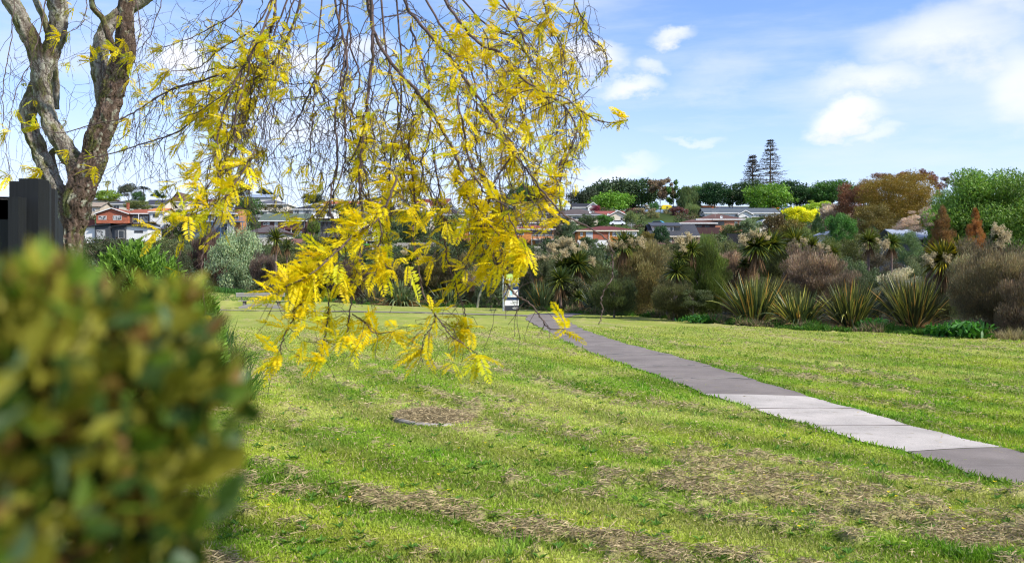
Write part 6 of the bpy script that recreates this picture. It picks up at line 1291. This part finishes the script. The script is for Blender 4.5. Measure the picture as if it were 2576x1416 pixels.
house('hillside_house', 'grey slate roofed house with wide white dormer', 226, [
 (1640, 1755, 562, 595, 625, 'gx', 'brick', (.20, .12, .10), 'tile', GRR, CR, 0, 13, [(1666, 1690, 599, 610, CR), (1700, 1712, 599, 614, CR), (1722, 1738, 599, 612, DBR)]),
 (1645, 1715, 557, 567, 598, 'shed', 'wall', (.68, .62, .56), 'sheet', GRR, GRR, 2.5, 4, [(1654, 1670, 570, 581, DBR, 'glass'), (1690, 1697, 570, 581, LGR), (1700, 1717-1, 570, 582, DBR, 'glass')])], extras=[('panel', 1737, 1760, 597, 625, -.02, (.2, .12, .10), 'brick')])
house('hillside_house', 'big brown roofed house with dark balcony and white gable triangle', 262, [
 (1762, 1880, 533, 550, 600, 'hip', 'brick', (.42, .17, .10), 'tile', BRR, W_, 4, 12, [(1797, 1830, 554, 565, DBR, 'glass'), (1856, 1864, 555, 568, CR), (1869, 1876, 555, 567, CR)]),
 (1708, 1800, 550, 562, 610, 'hip', 'board', DBR, 'tile', BRR, W_, 0, 10, [(1716, 1722, 566, 580), (1744, 1766, 566, 578, DBR, 'glass'), (1772, 1786, 567, 577, DBR, 'glass'), (1768, 1790, 593, 604, DBR, 'glass')])],
 decks=[(1724, 1808, 573, 588, 0, 1.6, DBR, 1)], extras=[('panel', 1738, 1738.8, 562.5, 588, -.1, W_, 'wall'), ('dish', 1818, 545, 1.5), ('aerial', 1805, 530, 545, 3)])
house('hillside_house', 'long white weatherboard house with grey roof and front gable', 322, [
 (1775, 1960, 521, 536, 566, 'gx', 'board', W_, 'sheet', (.10, .115, .12), W_, 1, 11, [(1904, 1908, 541, 552, W_), (1910, 1927, 540, 546, W_, 'glass'), (1932, 1940, 540, 550)]),
 (1855, 1888, 531, 542, 566, 'gy', 'board', W_, 'sheet', (.10, .115, .12), W_, -2, 6, [(1866, 1876, 545, 552)])])
house('hillside_shed', 'cream shed gable below the long white house', 238, [(1905, 1940, 553, 573, 600, 'gy', 'wall', CR, 'sheet', LGR, W_, 0, 6, [(1915, 1925, 578, 588)])])
house('school_block', 'long pale blue school block with strip windows behind the ridge trunks', 455, [(1590, 1725, 515, 518, 545, 'shed', 'board', (.30, .42, .62), 'sheet', (.35, .45, .62), W_, 0, 12, [(1600, 1625, 521, 527, W_, 'glass'), (1655, 1680, 521, 527, W_, 'glass'), (1690, 1705, 521, 527, W_, 'glass')])], group='school buildings on the ridge')
house('school_block', 'orange and blue school block left of the long white house', 460, [(1755, 1800, 515, 517, 540, 'shed', 'board', (.70, .17, .05), 'sheet', (.45, .5, .6), W_, 0, 12, [(1760, 1790, 522, 528, CHA, 'glass')]), (1800, 1900, 516, 519, 540, 'shed', 'board', (.28, .36, .55), 'sheet', (.40, .5, .68), W_, 2, 12, [(1810, 1850, 523, 528, W_, 'glass'), (1860, 1890, 523, 528, W_, 'glass')])], group='school buildings on the ridge')
house('school_block', 'blue school block with an orange end right of the long white house', 455, [(1960, 1990, 517, 519, 545, 'shed', 'board', (.28, .42, .66), 'sheet', (.4, .5, .65), None, 0, 12, [(1965, 1984, 523, 529, W_, 'glass')]), (1948, 1960, 516, 518, 545, 'shed', 'wall', (.72, .18, .05), 'sheet', (.5, .5, .5), None, -.3, 10, [])], group='school buildings on the ridge')
house('hillside_house', 'white gabled house behind the pale yellow green willow', 420, [(1722, 1752, 512, 521, 540, 'gx', 'wall', W_, 'tile', LGR, W_, 0, 10, [(1730, 1740, 523, 528, CHA)])])
house('glasshouse', 'white framed glasshouse under the pale blossom tree', 112, [(2262, 2342, 576, 600, 640, 'gx', 'wall', (.16, .18, .2), 'sheet', (.36, .40, .46), W_, 0, 6, [(2268, 2285, 604, 615, W_), (2290, 2305, 604, 615, W_), (2312, 2330, 604, 615, W_)])])
house('hillside_shed', 'small white shed by the leafy green tree', 140, [(2078, 2098, 583, 592, 622, 'gy', 'wall', W_, 'sheet', LGR, W_, 0, 4, [(2083, 2091, 598, 606)])])
for (nm_, u0, u1, vr, ve, vb, kd_, wc_, rc_, d_, lb_) in (
  ('hillside_house', 1172, 1232, 522, 534, 560, 'hip', W_, (.14, .06, .05), 310, 'white house with dark red hip roof left of the two storey grey house'),
  ('hillside_house', 1022, 1088, 540, 553, 585, 'gx', CR, (.10, .10, .11), 270, 'cream house with grey gable roof behind the golden strands near the centre'),
  ('hillside_house', 872, 934, 528, 539, 556, 'hip', WH2, (.20, .19, .18), 310, 'pale house with light grey hip roof behind the deck house'),
  ('hillside_house', 478, 556, 499, 510, 530, 'gx', W_, (.16, .08, .07), 345, 'white house with brown gable roof above the blue balcony house'),
  ('hillside_house', 1232, 1290, 545, 558, 590, 'gx', ORB, (.12, .06, .05), 255, 'orange walled house with brown gable roof left of the railed balcony house'),
  ('hillside_house', 420, 474, 535, 547, 575, 'hip', W_, (.09, .09, .10), 262, 'white house with charcoal hip roof behind the golden clump left of the blue balcony')):
    du = u1-u0; house(nm_, lb_, d_, [(u0, u1, vr, ve, vb, kd_, 'wall', wc_, 'tile', rc_, W_, 0, 10, [(u0+du*.12, u0+du*.3, ve+4, ve+13, CHA), (u0+du*.42, u0+du*.66, ve+4, ve+13, WH2), (u0+du*.76, u0+du*.9, ve+4, ve+17, CHA)])])
# walls and fences on the slope
def slab(name, u0, u1, vt, d, col, label, cat, mat='planks', th=.12, d1=None, h=1.8, group='fences on the hillside'):
    d1 = d1 or d; a, e = W(u0, vt, d), W(u1, vt, d1); b = B(); o = empty(name, tuple(a[:2])+(a[2]-h,), label, cat, group)
    n = max(2, int(np.hypot(*(e-a)[:2])/2.2)); dv = (e-a)/n; b = B()
    bar(b, (0, 0, h/2), tuple((e-a)[:2])+((e-a)[2]+h/2,), th, h); b.obj('boards' if mat == 'planks' else 'face', M[mat], o, color=col)
    b = B()
    for i in range(n+1): p = dv*i; box(b, p[0]-.06, p[0]+.06, p[1]-.16, p[1]-.04, p[2]-1.2, p[2]+h+.06)
    b.obj('posts', M['trim'], o, color=tuple(min(1, c*1.1) for c in col))
slab('garden_wall', 716, 812, 601, 222, (.30, .15, .13), 'pinkish brown garden wall below the green roofed house', 'garden wall', 'wall', .3, h=1.7)
slab('plank_fence', 932, 1000, 614, 205, (.52, .47, .38), 'pale plank fence right of the outside stair', 'fence', h=2.)
slab('plank_fence', 1000, 1095, 611, 208, (.45, .40, .33), 'pale paling fence behind the round headed cabbage tree', 'fence', h=1.6)
slab('plank_fence', 1830, 1945, 588, 200, (.03, .03, .035), 'long black fence below the brown house', 'fence', h=2.2)
slab('plank_fence', 1620, 1660, 588, 222, (.03, .03, .035), 'short black fence beside the slate dormer house', 'fence', h=2.2)
slab('garden_wall', 1345, 1365, 620, 196, (.45, .42, .34), 'pale block wall under the railed balcony house', 'garden wall', 'wall', .3, h=3)
slab('plank_fence', 200, 238, 553, 262, (.06, .02, .02), 'dark maroon fence left of the red brick house', 'fence', h=3)
def lawn(name, pts, col):
    V = [(x_, y_, tz(x_, y_)+.06) for x_, y_ in pts]; b = B(); b.add(V, [(0, 1, 2, 3)], c=col)
# bright lawn patch on the bank and a small one by the deck house
for (u0, u1, d0, d1, c) in ((1632, 1706, 352, 392, (.13, .30, .03)), (905, 945, 218, 226, (.07, .20, .02)), (742, 800, 212, 219, (.08, .17, .03))):
    b = B(); nx, ny = 14, 10; V = []
    for j in range(ny):
        for i in range(nx): d = d0+(d1-d0)*j/(ny-1); x = ((u0+(u1-u0)*i/(nx-1))-CU)/F*d; V.append((x, d, tz(x, d)+.35))
    i = np.arange(nx*ny).reshape(ny, nx); b.add(V, np.stack([i[:-1, :-1], i[:-1, 1:], i[1:, 1:], i[1:, :-1]], -1), c=c); tag(b.obj('grass_bank', M['ground'], smooth=True), kind='structure')
# parked cars
def car(u, v, d, col, label, rz=90):
    s = d/F; x = (u-CU)*s; root = empty('parked_car', (x, d, EYE+(CV-v)*s), label, 'car', 'cars parked on the hillside', rz=R(rz-90))
    prof = [(-2.2, .35), (-2.25, .8), (-2.1, 1.0), (-1.5, 1.08), (-1.0, 1.55), (.9, 1.6), (1.7, 1.1), (2.15, .95), (2.25, .4)]
    b = B(); V = [(a, y, z) for y in (-.85, .85) for a, z in prof]; n = len(prof); q = [(i, i+1, n+i+1, n+i) for i in range(n-1)]+[(n-1, 0, n, 2*n-1)]
    b.add(V, q, [(0, i+1, i) for i in range(1, n-1)]+[(n, n+i, n+i+1) for i in range(1, n-1)]); body = b.obj('body', M['paint'], root, color=col)
    b = B(); b.add([(-1.35, y, 1.1) for y in (-.86,)]+[(-.95, -.86, 1.48), (.85, -.86, 1.52), (1.45, -.86, 1.1)], [(0, 3, 2, 1)]); b.obj('side_window', M['glass'], root)
    for a in (-1.4, 1.4):
        for y in (-.86, .70): b = B(); tube(b, [(a, y, .33), (a, y+.16, .33)], .34, 14); b.obj('wheel', M['rubber'], root)
car(1638, 527.5, 385, (.75, .76, .78), 'white parked car on the crest left of the bare gum trunk', 95); car(1671, 527.5, 387, (.7, .73, .76), 'pale silver parked car right of the gum trunk'); car(1553, 568, 262, (.75, .78, .82), 'white parked car behind the brown hip roof', 90); car(1655, 571, 245, (.02, .25, .36), 'teal parked car beside the slate dormer house', 60)
s = 384/F; b = B(); box(b, (1665-CU)*s, (1690-CU)*s, 384, 387, EYE+(CV-526)*s, EYE+(CV-518)*s); box(b, (1668-CU)*s, (1687-CU)*s, 384.4, 386.6, EYE+(CV-518)*s, EYE+(CV-515.5)*s)
tag(b.obj('play_kiosk', M['trim'], color=(.72, .52, .02)), 'yellow kiosk on the crest behind the pale silver car', 'kiosk')

FACADES.append((1632, 1706, 556, 395))
scrub('garden_scrub', 'mixed garden shrubs filling the slope between the hillside houses', 2600, gen_h, (.9, 2.6), .55, 130)
scrub('valley_scrub', 'mixed scrub filling the valley behind the planted edge', 1500, gen_v, (.8, 2.4), .26, 320)
